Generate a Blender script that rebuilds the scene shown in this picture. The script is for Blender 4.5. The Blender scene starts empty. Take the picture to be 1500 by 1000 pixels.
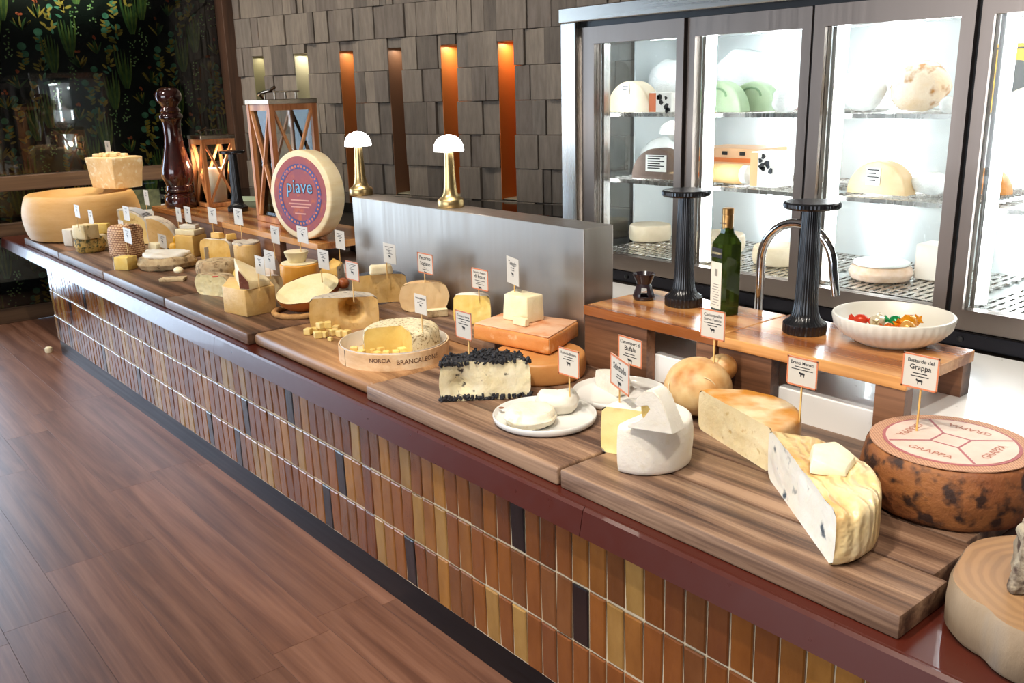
import bpy, bmesh, math, random
import numpy as np
from mathutils import Vector, Matrix, noise, Euler
random.seed(7)
S = bpy.context.scene
COL = S.collection
PI = math.pi
# ------------------------------------------------------------------ camera
F_PX = 1331.0
RM = Matrix(((0.64135248, -0.18971247, 0.74342194),
             (0.76683579, 0.19019348, -0.61301657),
             (-0.02509712, 0.96324224, 0.26745937)))
CAM = Vector((0, 0, 1.5))
cd = bpy.data.cameras.new('camera'); cd.sensor_width = 36; cd.lens = F_PX / 1500 * 36
cd.clip_start = .02; cd.clip_end = 100
cam = bpy.data.objects.new('camera', cd); COL.objects.link(cam)
cam.matrix_world = Matrix.Translation(CAM) @ RM.to_4x4()
S.camera = cam
# ------------------------------------------------------------------ world, daylight, exposure
S.view_settings.view_transform = 'Standard'; S.view_settings.look = 'None'
S.view_settings.gamma = 1; S.view_settings.use_curve_mapping = False
S.view_settings.exposure = 0.08
W = bpy.data.worlds.new('world'); S.world = W; W.use_nodes = True
W.node_tree.nodes['Background'].inputs[0].default_value = (.62, .76, 1, 1)
W.node_tree.nodes['Background'].inputs[1].default_value = 1.2

def light(name, kind, loc, target, power, color=(1, 1, 1), **kw):
    l = bpy.data.lights.new(name, kind); l.energy = power; l.color = color
    for k, v in kw.items(): setattr(l, k, v)
    o = bpy.data.objects.new(name, l); COL.objects.link(o); o.location = loc
    o.rotation_euler = (Vector(target) - Vector(loc)).to_track_quat('-Z', 'Y').to_euler()
    return o
# daylight entering through the tall glazing at the end of the room
light('daylight_window', 'AREA', (-7.3, -.65, 1.3), (0, -.2, .7), 170, (.66, .80, 1), shape='RECTANGLE', size=3.4, size_y=2.4)
light('front_fill', 'AREA', (-2, -4.6, 1.5), (-2, 2, .6), 150, (.92, .95, 1), shape='RECTANGLE', size=5, size_y=2.2)  # unseen fill panel added on the aisle side to raise the ambient level
# row of warm-white ceiling spots above the counter
for i, x in enumerate((-6.3, -5.3, -4.3, -3.3, -2.35, -1.45, -.55, .3)):
    light('ceiling_spot', 'SPOT', (x + .3, .75, 2.8), (x, 1.62, .66), 82, (1, .91, .79), spot_size=1.15, spot_blend=.6, shadow_soft_size=.05)
# fill spots added to brighten the floor, the papered wall and the block wall
for x, y, tx, ty, tz, pw in ((-5.6, -.5, -5.6, -.3, 0, 75), (-3.4, -.6, -3.4, -.4, 0, 75), (-1.2, -.7, -1.2, -.5, 0, 60), (-6.0, 1.9, -7.08, 2.1, 1.3, 120), (-5.9, 2.35, -6.0, 3.3, 1.3, 45), (-4.6, 2.5, -4.7, 3.7, 1.3, 40), (-3.6, 2.6, -3.6, 4.0, 1.4, 36)):
    light('room_fill_spot', 'SPOT', (x, y, 2.8), (tx, ty, tz), pw, (1, .88, .74), spot_size=2.0, spot_blend=.9, shadow_soft_size=.12)
light('ledge_fill_spot', 'SPOT', (-1.1, .25, 2.8), (-1.3, 2.05, .74), 130, (1, .94, .85), spot_size=1.25, spot_blend=.6, shadow_soft_size=.05)  # extra spot added from the aisle to brighten the white ledge and cheese fronts

# ------------------------------------------------------------------ pixel helpers (photo pixel -> place)
def pray(px, py): return RM @ Vector((px - 750, -(py - 500), -F_PX))
def at(px, py, z=.665):
    d = pray(px, py); return CAM + d * ((z - CAM.z) / d.z)
def aty(px, py, y):
    d = pray(px, py); return CAM + d * (y / d.y)
def depth(P): return -(RM.transposed() @ (Vector(P) - CAM)).z
def mpp(P): return depth(P) / F_PX
def proj(P):
    q = RM.transposed() @ (Vector(P) - CAM); return Vector((750 + q.x * F_PX / -q.z, 500 - q.y * F_PX / -q.z))
def facing(P):  # angle of the direction from P to the camera
    return math.atan2(-P[1], -P[0])

# ------------------------------------------------------------------ materials
def new_mat(name):
    m = bpy.data.materials.new(name); m.use_nodes = True
    nt = m.node_tree; b = nt.nodes['Principled BSDF']; return m, nt, b
def rgb(h):
    if not isinstance(h, str): return tuple(h)
    h = h.lstrip('#'); c = [int(h[i:i+2], 16) / 255 for i in (0, 2, 4)]
    return tuple((x / 12.92 if x <= .04045 else ((x + .055) / 1.055) ** 2.4) for x in c)
def N(nt, t, **kw):
    n = nt.nodes.new(t)
    for k, v in kw.items():
        if k.startswith('_'): n.inputs[k[1:]].default_value = v
        else: setattr(n, k, v)
    return n
def ramp(nt, stops, interp='LINEAR'):
    r = N(nt, 'ShaderNodeValToRGB'); cr = r.color_ramp; cr.interpolation = interp
    while len(cr.elements) < len(stops): cr.elements.new(.5)
    for e, (p, c) in zip(cr.elements, stops): e.position = p; e.color = (*rgb(c), 1) if not isinstance(c, float) else (c, c, c, 1)
    return r
def mixc(nt, fac, a, b):
    m = N(nt, 'ShaderNodeMix', data_type='RGBA')
    for i, v in ((0, fac), (6, a), (7, b)):
        if hasattr(v, 'is_linked') or hasattr(v, 'links'): nt.links.new(v, m.inputs[i])
        else: m.inputs[i].default_value = v if i == 0 else (*rgb(v), 1)
    return m.outputs[2]
def coords(nt, scale=(1, 1, 1), kind='Object', rot=(0, 0, 0)):
    tc = N(nt, 'ShaderNodeTexCoord'); mp = N(nt, 'ShaderNodeMapping')
    mp.inputs['Scale'].default_value = scale; mp.inputs['Rotation'].default_value = rot
    nt.links.new(tc.outputs[kind], mp.inputs[0])
    # every object starts from its own place in the pattern
    oi = N(nt, 'ShaderNodeObjectInfo'); ml = N(nt, 'ShaderNodeMath', operation='MULTIPLY'); ml.inputs[1].default_value = 37.0
    nt.links.new(oi.outputs['Random'], ml.inputs[0])
    ad = N(nt, 'ShaderNodeVectorMath', operation='ADD')
    nt.links.new(mp.outputs[0], ad.inputs[0]); nt.links.new(ml.outputs[0], ad.inputs[1])
    return ad.outputs[0]
def bump(nt, b, src, strength=.3, dist=.004):
    bp = N(nt, 'ShaderNodeBump'); bp.inputs['Strength'].default_value = strength; bp.inputs['Distance'].default_value = dist
    nt.links.new(src, bp.inputs['Height']); nt.links.new(bp.outputs[0], b.inputs['Normal'])
def plain(name, c, rough=.5, metal=0., **kw):
    m, nt, b = new_mat(name); b.inputs['Base Color'].default_value = (*rgb(c), 1)
    b.inputs['Roughness'].default_value = rough; b.inputs['Metallic'].default_value = metal
    for k, v in kw.items(): b.inputs[k.replace('_', ' ')].default_value = v
    # a little surface life so that nothing is dead flat
    n = N(nt, 'ShaderNodeTexNoise', _Scale=35., _Detail=3.)
    tc = coords(nt); nt.links.new(tc, n.inputs['Vector'])
    r = ramp(nt, [(0, max(0., rough - .06)), (1, min(1., rough + .06))]); nt.links.new(n.outputs[0], r.inputs[0])
    nt.links.new(r.outputs[0], b.inputs['Roughness'])
    return m
def cheese(name, c1, c2, scale=14, rough=.5, bmp=.35, bscale=70, spot=None, sscale=60, samt=.62, sss=.12, stretch=(1, 1, 1), soft=.06, bdist=.004):
    m, nt, b = new_mat(name); v = coords(nt, stretch)
    n = N(nt, 'ShaderNodeTexNoise', _Scale=float(scale), _Detail=6., _Roughness=.6); nt.links.new(v, n.inputs['Vector'])
    r = ramp(nt, [(.32, c1), (.68, c2)]); nt.links.new(n.outputs[0], r.inputs[0]); col = r.outputs[0]
    if spot:
        s = N(nt, 'ShaderNodeTexNoise', _Scale=float(sscale), _Detail=3.); nt.links.new(v, s.inputs['Vector'])
        sr = ramp(nt, [(samt - soft, 0.), (samt + soft, 1.)]); nt.links.new(s.outputs[0], sr.inputs[0])
        col = mixc(nt, sr.outputs[0], col, spot)
        nt.links.new(col, b.inputs['Base Color'])
    else: nt.links.new(col, b.inputs['Base Color'])
    h = N(nt, 'ShaderNodeTexNoise', _Scale=float(bscale), _Detail=8., _Roughness=.65); nt.links.new(v, h.inputs['Vector'])
    bump(nt, b, h.outputs[0], min(1., bmp * (1.5 if sss > 0 else 1.)), bdist)
    b.inputs['Roughness'].default_value = rough
    b.inputs['Subsurface Weight'].default_value = sss; b.inputs['Subsurface Radius'].default_value = (.012, .008, .004)
    return m
def wood(name, c1, c2, c3, axis='X', scale=1.0, rough=.4, bmp=.15, coat=0., ringy=.2):
    m, nt, b = new_mat(name)
    st = {'X': (1.1, 11, 11), 'Y': (11, 1.1, 11), 'Z': (11, 11, 1.1)}[axis]
    fs = {'X': (3, 110, 110), 'Y': (110, 3, 110), 'Z': (110, 110, 3)}[axis]
    v = coords(nt, tuple(s * scale for s in st)); vf = coords(nt, tuple(s * scale for s in fs))
    n = N(nt, 'ShaderNodeTexNoise', _Scale=1.0, _Detail=7., _Roughness=.6, _Distortion=1.6); nt.links.new(v, n.inputs['Vector'])
    n2 = N(nt, 'ShaderNodeTexNoise', _Scale=1.0, _Detail=3., _Roughness=.6); nt.links.new(vf, n2.inputs['Vector'])
    w = N(nt, 'ShaderNodeTexWave', _Scale=.35, _Distortion=11., _Detail=3.)
    w.bands_direction = {'X': 'Y', 'Y': 'Z', 'Z': 'X'}[axis]
    w.inputs['Detail Scale'].default_value = .7; nt.links.new(v, w.inputs['Vector'])
    mx = N(nt, 'ShaderNodeMix'); mx.inputs[0].default_value = ringy
    nt.links.new(n.outputs[0], mx.inputs[2]); nt.links.new(w.outputs[1], mx.inputs[3])
    my = N(nt, 'ShaderNodeMix'); my.inputs[0].default_value = .34
    nt.links.new(mx.outputs[0], my.inputs[2]); nt.links.new(n2.outputs[0], my.inputs[3])
    r = ramp(nt, [(.37, c1), (.5, c2), (.64, c3)]); nt.links.new(my.outputs[0], r.inputs[0])
    oi = N(nt, 'ShaderNodeObjectInfo'); hs = N(nt, 'ShaderNodeHueSaturation')
    mr = N(nt, 'ShaderNodeMapRange'); mr.inputs['To Min'].default_value = .88; mr.inputs['To Max'].default_value = 1.12
    nt.links.new(oi.outputs['Random'], mr.inputs[0]); nt.links.new(mr.outputs[0], hs.inputs['Value']); nt.links.new(r.outputs[0], hs.inputs['Color'])
    nt.links.new(hs.outputs[0], b.inputs['Base Color'])
    bump(nt, b, n2.outputs[0], bmp, .0012)
    b.inputs['Roughness'].default_value = rough; b.inputs['Coat Weight'].default_value = coat; b.inputs['Coat Roughness'].default_value = .12
    return m
def brushed(name, c, rough=.28, axis='X', aniso=.5):
    m, nt, b = new_mat(name); b.inputs['Metallic'].default_value = 1
    v = coords(nt, {'X': (1, 60, 60), 'Y': (60, 1, 60), 'Z': (60, 60, 1)}[axis])
    n = N(nt, 'ShaderNodeTexNoise', _Scale=1., _Detail=4.); nt.links.new(v, n.inputs['Vector'])
    r = ramp(nt, [(.3, rough - .04), (.7, rough + .06)]); nt.links.new(n.outputs[0], r.inputs[0]); nt.links.new(r.outputs[0], b.inputs['Roughness'])
    b.inputs['Base Color'].default_value = (*rgb(c), 1); return m
def emit(name, c, strength):
    m, nt, b = new_mat(name); b.inputs['Emission Color'].default_value = (*rgb(c), 1); b.inputs['Emission Strength'].default_value = strength
    b.inputs['Base Color'].default_value = (*rgb(c), 1); return m
def clear_glass(name, tint=(1, 1, 1), ior=1.45, gl=1.0):
    m, nt, b = new_mat(name); nt.nodes.remove(b)
    t = N(nt, 'ShaderNodeBsdfTransparent'); t.inputs[0].default_value = (*tint, 1)
    g = N(nt, 'ShaderNodeBsdfGlossy'); g.inputs['Roughness'].default_value = .02
    fr = N(nt, 'ShaderNodeFresnel'); fr.inputs[0].default_value = ior
    mx = N(nt, 'ShaderNodeMixShader'); nt.links.new(fr.outputs[0], mx.inputs[0]); nt.links.new(t.outputs[0], mx.inputs[1]); nt.links.new(g.outputs[0], mx.inputs[2])
    nt.links.new(mx.outputs[0], nt.nodes['Material Output'].inputs[0]); return m

# ------------------------------------------------------------------ mesh helpers
def fin(bm, name, mat, parent=None, smooth=None, loc=None, rot=None, mats=None):
    me = bpy.data.meshes.new(name)
    bmesh.ops.recalc_face_normals(bm, faces=bm.faces)
    bm.to_mesh(me); bm.free()
    for m in (mats or [mat]): me.materials.append(m)
    if smooth is not None:
        me.polygons.foreach_set('use_smooth', [True] * len(me.polygons))
        if smooth < 180: me.set_sharp_from_angle(angle=math.radians(smooth))
    return link(name, me, parent, loc, rot)
def link(name, me, parent=None, loc=None, rot=None):
    o = bpy.data.objects.new(name, me); COL.objects.link(o)
    if parent: o.parent = parent
    if loc is not None: o.location = loc
    if rot is not None: o.rotation_euler = rot
    return o
def tag(o, label, cat, group=None):
    o['label'] = label; o['category'] = cat
    if group: o['group'] = group
    return o
def thing(name, label, cat, loc=(0, 0, 0), rz=0., group=None):
    o = bpy.data.objects.new(name, None); COL.objects.link(o); o.location = loc; o.rotation_euler = (0, 0, rz)
    o.empty_display_size = .03
    return tag(o, label, cat, group)
def struct(o): o['kind'] = 'structure'; return o
def add_box(bm, x0, x1, y0, y1, z0, z1):
    v = [bm.verts.new(p) for p in ((x0, y0, z0), (x1, y0, z0), (x1, y1, z0), (x0, y1, z0), (x0, y0, z1), (x1, y0, z1), (x1, y1, z1), (x0, y1, z1))]
    return [bm.faces.new([v[i] for i in f]) for f in ((0, 3, 2, 1), (4, 5, 6, 7), (0, 1, 5, 4), (1, 2, 6, 5), (2, 3, 7, 6), (3, 0, 4, 7))]
def box(x0, x1, y0, y1, z0, z1, bev=0., seg=2):
    bm = bmesh.new(); add_box(bm, x0, x1, y0, y1, z0, z1)
    if bev: bmesh.ops.bevel(bm, geom=bm.edges[:], offset=bev, segments=seg, affect='EDGES', profile=.5)
    return bm
def bar(bm, a, b, w, d, up=(0, 0, 1)):   # rectangular bar from a to b
    a = Vector(a); b = Vector(b); t = (b - a).normalized(); u = Vector(up); s = t.cross(u)
    if s.length < 1e-4: s = t.cross(Vector((1, 0, 0)))
    s.normalize(); u = s.cross(t).normalized()
    vs = []
    for p in (a, b):
        for i, j in ((-1, -1), (1, -1), (1, 1), (-1, 1)): vs.append(bm.verts.new(p + s * (w / 2 * i) + u * (d / 2 * j)))
    for f in ((0, 1, 2, 3), (7, 6, 5, 4), (0, 4, 5, 1), (1, 5, 6, 2), (2, 6, 7, 3), (3, 7, 4, 0)): bm.faces.new([vs[i] for i in f])
def prism(pts, h, z0=0., bev=0., seg=2, taper=1.0, sub=0, amp=0., nscale=20, seed=0, skew=(0, 0)):
    bm = bmesh.new(); cx = sum(p[0] for p in pts) / len(pts); cy = sum(p[1] for p in pts) / len(pts)
    lo = [bm.verts.new((p[0], p[1], z0)) for p in pts]
    hi = [bm.verts.new((cx + (p[0] - cx) * taper + skew[0], cy + (p[1] - cy) * taper + skew[1], z0 + (h[i] if isinstance(h, (list, tuple)) else h))) for i, p in enumerate(pts)]
    n = len(pts); bm.faces.new(lo[::-1]); bm.faces.new(hi)
    for i in range(n): bm.faces.new((lo[i], lo[(i + 1) % n], hi[(i + 1) % n], hi[i]))
    if bev: bmesh.ops.bevel(bm, geom=bm.edges[:], offset=bev, segments=seg, affect='EDGES', profile=.5)
    if sub:
        bmesh.ops.triangulate(bm, faces=[f for f in bm.faces if len(f.verts) > 4])
        bmesh.ops.subdivide_edges(bm, edges=bm.edges[:], cuts=sub, use_grid_fill=True)
    if amp: jitter(bm, amp, nscale, seed)
    return bm
def jitter(bm, amp, sc=20, seed=0, keep_base=True):
    bm.normal_update(); zmin = min(v.co.z for v in bm.verts)
    off = Vector((seed * 3.1, seed * 1.7, seed * .9))
    for v in bm.verts:
        if keep_base and v.co.z < zmin + 1e-4: continue
        v.co += v.normal * (noise.noise(v.co * sc + off) * amp + noise.noise(v.co * sc * 2.7 + off) * amp * .4)
    if keep_base:
        for v in bm.verts: v.co.z = max(v.co.z, zmin)
def rbox(w, d, h, bev=.006, seg=2, taper=1., sub=0, amp=0., nscale=20, seed=0):
    return prism([(-w/2, -d/2), (w/2, -d/2), (w/2, d/2), (-w/2, d/2)], h, 0, bev, seg, taper, sub, amp, nscale, seed)
def lathe(prof, n=32, fn=None, a0=0., a1=2 * PI):
    bm = bmesh.new(); full = abs(a1 - a0 - 2 * PI) < 1e-6; k = n if full else n + 1; rings = []
    for i in range(k):
        a = a0 + (a1 - a0) * i / n; row = []
        for j, (r, z) in enumerate(prof):
            rr = fn(r, z, a, j) if fn else r
            row.append(bm.verts.new((rr * math.cos(a), rr * math.sin(a), z)))
        rings.append(row)
    for i in range(n):
        A, B = rings[i], rings[(i + 1) % k]
        for j in range(len(prof) - 1):
            if prof[j][0] < 1e-6 and prof[j + 1][0] < 1e-6: continue
            try:
                if prof[j][0] < 1e-6: bm.faces.new((A[j], B[j + 1], A[j + 1]))
                elif prof[j + 1][0] < 1e-6: bm.faces.new((A[j], B[j], A[j + 1]))
                else: bm.faces.new((A[j], B[j], B[j + 1], A[j + 1]))
            except ValueError: pass
    bmesh.ops.remove_doubles(bm, verts=bm.verts[:], dist=1e-6)
    return bm
def tube(pts, r, n=10, closed=False, cap=True):
    bm = bmesh.new(); P = [Vector(p) for p in pts]; rings = []; prev = None
    for i, p in enumerate(P):
        if closed: t = P[(i + 1) % len(P)] - P[i - 1]
        else: t = P[min(i + 1, len(P) - 1)] - P[max(i - 1, 0)]
        t.normalize()
        s = (prev - t * prev.dot(t)) if prev else t.orthogonal()
        s.normalize(); prev = s; u = t.cross(s); rr = r[i] if isinstance(r, (list, tuple)) else r
        rings.append([bm.verts.new(p + (s * math.cos(2 * PI * k / n) + u * math.sin(2 * PI * k / n)) * rr) for k in range(n)])
    m = len(P) if closed else len(P) - 1
    for i in range(m):
        A, B = rings[i], rings[(i + 1) % len(P)]
        for k in range(n): bm.faces.new((A[k], A[(k + 1) % n], B[(k + 1) % n], B[k]))
    if cap and not closed: bm.faces.new(rings[0][::-1]); bm.faces.new(rings[-1])
    return bm
def ball(rx, ry, rz, n=16, m=10, cz=None):
    prof = [(max(0, math.cos(-PI/2 + PI * j / m)), math.sin(-PI/2 + PI * j / m)) for j in range(m + 1)]
    prof[0] = (0, -1); prof[-1] = (0, 1)
    bm = lathe(prof, n)
    for v in bm.verts: v.co = Vector((v.co.x * rx, v.co.y * ry, v.co.z * rz + (rz if cz is None else cz)))
    return bm
def wheel_profile(r, h, rd=.012, bulge=0., top=4, dish=0.):
    p = [(0, 0), (r * .5, 0)]
    for k in range(4): a = -PI/2 + (PI/2) * k / 3; p.append((r - rd + rd * math.cos(a), rd + rd * math.sin(a)))
    for k in range(1, 5): t = k / 5; p.append((r + bulge * math.sin(PI * t), rd + (h - 2 * rd) * t))
    for k in range(4): a = (PI/2) * k / 3; p.append((r - rd + rd * math.cos(a), h - rd + rd * math.sin(a)))
    for k in range(1, top): rr = (r - rd) * (1 - k / top); p.append((rr, h - dish * (1 - (rr / r) ** 2)))
    p.append((0, h - dish)); return p
def wheel(r, h, rd=.012, bulge=0., n=40, amp=0., sc=18, seed=0, dish=0.):
    bm = lathe(wheel_profile(r, h, rd, bulge, 4, dish), n)
    if amp: jitter(bm, amp, sc, seed)
    return bm
def sector(r, h, a0, a1, rd=.012, bulge=0., n=36, amp=0., sc=18, seed=0, cave=None, taper=0.):
    """cut wheel kept from a0 to a1 (radians): rind shell and crumbly cut faces"""
    prof = wheel_profile(r, h, rd, bulge, 4)
    A = lathe(prof, n, None, a0, a1)
    off = Vector((seed * 3.1, seed * 1.7, 0))
    def disp(co):
        if not amp: return co
        nz = noise.noise(co * sc + off) * amp + noise.noise(co * sc * 2.6 + off) * amp * .4
        d = Vector((co.x, co.y, 0)); L = d.length
        k = co.copy()
        if L > 1e-5: k += d / L * nz * min(1, L / r)
        if co.z > h * .3: k.z += nz * .8 * (co.z / h)
        return k
    for v in A.verts: v.co = disp(v.co)
    B = bmesh.new()
    nz_, nr_ = 10, 12
    for a, sgn in ((a0, 1), (a1, -1)):
        nrm = Vector((math.sin(a), -math.cos(a), 0)) * sgn      # outwards from the cheese
        d = Vector((math.cos(a), math.sin(a), 0))
        # profile outline as function of z
        outl = [p for p in prof if p[0] > r * .6]
        def rad(z):
            for q in range(len(outl) - 1):
                z0, z1 = outl[q][1], outl[q + 1][1]
                if z0 <= z <= z1 and z1 > z0: return outl[q][0] + (outl[q + 1][0] - outl[q][0]) * (z - z0) / (z1 - z0)
            return outl[0][0] if z <= 0 else outl[-1][0]
        grid = []
        for j in range(nz_ + 1):
            z = h * j / nz_; row = []
            R_ = rad(min(max(z, 1e-5), h - 1e-5))
            for i in range(nr_ + 1):
                t = R_ * i / nr_; co = d * t + Vector((0, 0, z)); co2 = disp(co)
                if 0 < j < nz_ and 0 < i < nr_:
                    co2 -= nrm * abs(noise.noise(co * 45 + off)) * (amp + .0015) * 1.2
                    if cave: co2 -= nrm * cave(t / r * sgn, z / h)
                elif cave and 0 < j and i == 0: co2 -= nrm * cave(0, z / h)
                row.append(B.verts.new(co2))
            grid.append(row)
        for j in range(nz_):
            for i in range(nr_): B.faces.new((grid[j][i], grid[j][i + 1], grid[j + 1][i + 1], grid[j + 1][i]))
    bmesh.ops.remove_doubles(B, verts=B.verts[:], dist=2e-4)
    return A, B
def cut_cheese(name, label, P, r, h, a0, a1, rind, paste, group=None, sx=1., rz=0., **kw):
    t = thing(name, label, 'cheese', P, rz, group)
    A, B = sector(r, h, a0, a1, **kw)
    for bm in (A, B):
        if sx != 1.: bmesh.ops.scale(bm, vec=(1, sx, 1), verts=bm.verts[:])
    fin(A, 'rind', rind, t, 40); fin(B, 'cut_face', paste, t, 40)
    return t
def text_verts(s, size, bold=0., align='CENTER'):
    cu = bpy.data.curves.new('txt', 'FONT'); cu.body = s; cu.size = size; cu.align_x = align; cu.resolution_u = 2; cu.offset = bold
    o = bpy.data.objects.new('txt', cu); me = bpy.data.meshes.new_from_object(o)
    v = [tuple(q.co) for q in me.vertices]; f = [tuple(p.vertices) for p in me.polygons]
    bpy.data.objects.remove(o); bpy.data.curves.remove(cu); bpy.data.meshes.remove(me)
    return v, f
def pydata(name, v, f, mat, parent=None, loc=None, rot=None, smooth=False):
    me = bpy.data.meshes.new(name); me.from_pydata(v, [], f)
    for m in (mat if isinstance(mat, list) else [mat]): me.materials.append(m)
    if smooth: me.polygons.foreach_set('use_smooth', [True] * len(me.polygons))
    return link(name, me, parent, loc, rot)
def copy_thing(o, loc, rz=None, label=None):
    c = o.copy(); COL.objects.link(c); c.location = loc
    if rz is not None: c.rotation_euler = (0, 0, rz)
    if label: c['label'] = label
    for ch in [q for q in bpy.data.objects if q.parent == o]:
        k = ch.copy(); COL.objects.link(k); k.parent = c
        for g in [q for q in bpy.data.objects if q.parent == ch]:
            j = g.copy(); COL.objects.link(j); j.parent = k
    return c
# ================================================================== THE ROOM
XL = -7.08
M_plank = wood('floor_oak', '#5c3a2a', '#714b38', '#835c48', 'X', .8, .42, .25, .0, .15)
M_under = plain('subfloor', '#3a2519', .7)
fl = struct(fin(box(XL, 3.2, -5, 6.2, -.06, -.006), 'floor', M_plank))
pm = {}
rnd = random.Random(3)
PW = .182
j = 0
y = 1.42
while y > -1.3:
    x = XL + .02 - rnd.random() * .9
    while x < .9:
        L = rnd.choice((1.0, 1.22, 1.45)); x0 = max(x, XL + .012); x1 = x + L - .0009
        if x1 - x0 > .05:
            key = round(x1 - x0, 3)
            if key not in pm:
                bm = box(0, x1 - x0, 0, PW - .0009, -.006, 0, .0003, 1); me = bpy.data.meshes.new('plank'); bm.to_mesh(me); bm.free(); me.materials.append(M_plank); pm[key] = me
            link('plank', pm[key], fl, (x0, y - PW, 0))
        x += L
    y -= PW
M_ceil = plain('ceiling_paint', '#9a9187', .9)
struct(fin(box(XL, 3.2, -5, 6.2, 2.9, 2.96), 'ceiling', M_ceil))
M_dark = plain('dark_paint', '#3b352f', .8)
struct(fin(box(3.2, 3.26, -5, 6.2, 0, 2.9), 'wall_right', M_dark))
# front wall with glazing that lets the daylight in
bm = bmesh.new(); add_box(bm, XL, -4.6, -5.06, -5, 0, 2.9); add_box(bm, .6, 3.2, -5.06, -5, 0, 2.9); add_box(bm, -4.6, .6, -5.06, -5, 2.6, 2.9); add_box(bm, -4.6, .6, -5.06, -5, 0, .25)
struct(fin(bm, 'wall_front', M_dark))
# ---- wall at the far end: botanical paper behind glass, timber rails, tall window beside it
m, nt, b = new_mat('wallpaper_ground'); M_paper = m
v = coords(nt, (1, 1, 1)); n = N(nt, 'ShaderNodeTexNoise', _Scale=5., _Detail=4.); nt.links.new(v, n.inputs['Vector'])
r = ramp(nt, [(.3, '#070d0c'), (.7, '#14231c')]); nt.links.new(n.outputs[0], r.inputs[0]); nt.links.new(r.outputs[0], b.inputs['Base Color'])
wv = N(nt, 'ShaderNodeTexNoise', _Scale=1.); v2 = coords(nt, (1, 9, .6)); nt.links.new(v2, wv.inputs['Vector']); bump(nt, b, wv.outputs[0], .05, .02)
b.inputs['Roughness'].default_value = .25; b.inputs['Specular IOR Level'].default_value = .2
wl = struct(fin(box(XL - .08, XL, 1.14, 4.6, 0, 2.9), 'wall_left', M_paper))
def print_mat(name, c, c2):
    m, nt, b = new_mat(name); v = coords(nt); n = N(nt, 'ShaderNodeTexNoise', _Scale=22.); nt.links.new(v, n.inputs['Vector'])
    r = ramp(nt, [(.35, c), (.65, c2)]); nt.links.new(n.outputs[0], r.inputs[0]); nt.links.new(r.outputs[0], b.inputs['Base Color'])
    b.inputs['Roughness'].default_value = .3; b.inputs['Specular IOR Level'].default_value = .2; return m
PM = [print_mat('print_cactus', '#50702e', '#7a9448'), print_mat('print_teal_leaf', '#3a7c62', '#62a688'), print_mat('print_dots', '#74ad68', '#a2c888'),
      print_mat('print_yellow_leaf', '#8f8b38', '#b8a64c'), print_mat('print_flower', '#c05e3a', '#d87c50'), print_mat('print_shade', '#345830', '#4c7640')]
class Flat:
    def __init__(s): s.v = []; s.f = []
    def poly(s, pts):
        k = len(s.v); s.v += pts; s.f.append(tuple(range(k, k + len(pts))))
FL = [Flat() for _ in PM]
rnd = random.Random(11)
def blade(fl, y, z, ang, L, w, curve):
    pts = []; n = 7
    for k in range(n + 1):
        t = k / n; a = ang + curve * t; c = (y + math.sin(ang + curve * t * .5) * L * t, z + math.cos(ang + curve * t * .5) * L * t)
        ww = w * math.sin(PI * min(1, .12 + t * .86)) ** .7
        pts.append((c, (math.cos(a) * ww, -math.sin(a) * ww)))
    for k in range(n):
        (c0, o0), (c1, o1) = pts[k], pts[k + 1]
        fl.poly([(c0[0] - o0[0], c0[1] - o0[1]), (c0[0] + o0[0], c0[1] + o0[1]), (c1[0] + o1[0], c1[1] + o1[1]), (c1[0] - o1[0], c1[1] - o1[1])])
def disc(fl, y, z, r, ry=1.):
    fl.poly([(y + r * math.cos(2 * PI * k / 9), z + r * ry * math.sin(2 * PI * k / 9)) for k in range(9)])
for ci in range(21):
    for ri in range(11):
        y = 1.17 + ci * .09 + rnd.uniform(-.02, .02); z = -.05 + ri * .232 + (.116 if ci % 2 else 0) + rnd.uniform(-.03, .03)
        kind = (ci * 2 + ri * 3) % 5
        if kind == 0:
            for q in range(6): blade(FL[0] if q % 2 else FL[5], y + (q - 2.5) * .005, z, (q - 2.5) * .13, .2 + rnd.random() * .09, .0085, -(q - 2.5) * .13)
        elif kind == 1:
            for q in range(3): disc(FL[1], y + rnd.uniform(-.025, .025), z + .05 + q * .05, .022 + rnd.random() * .008, .9)
            for q in range(6): blade(FL[3], y, z + .02 * q, rnd.choice((-1, 1)) * (.9 + rnd.random() * .4), .04, .008, 0)
        elif kind == 2:
            for q in range(22): disc(FL[2], y + rnd.uniform(-.028, .028), z + rnd.uniform(0, .2), .0055)
        elif kind == 3:
            for q in range(12): blade(FL[3] if q % 3 else FL[1], y + rnd.uniform(-.02, .02), z + rnd.random() * .16, rnd.uniform(-1.4, 1.4), .045, .009, 0)
            disc(FL[1], y + .02, z + .18, .02)
        else:
            for q in range(3): disc(FL[4], y + rnd.uniform(-.016, .016), z + .12 + rnd.uniform(0, .02), .009)
            for q in range(8): blade(FL[5] if q % 2 else FL[3], y, z + .02, rnd.uniform(-.9, .9), .09, .007, rnd.uniform(-.5, .5))
for k, (fl_, mt, nm) in enumerate(zip(FL, PM, ('printed_cactus', 'printed_round_leaf', 'printed_berries', 'printed_yellow_leaf', 'printed_flower', 'printed_dark_leaf'))):
    vv = [(XL + .0006 + k * .0002, p[0], max(.005, min(2.88, p[1]))) for p in fl_.v]
    pydata(nm, vv, [f for f in fl_.f], mt, wl)
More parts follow.
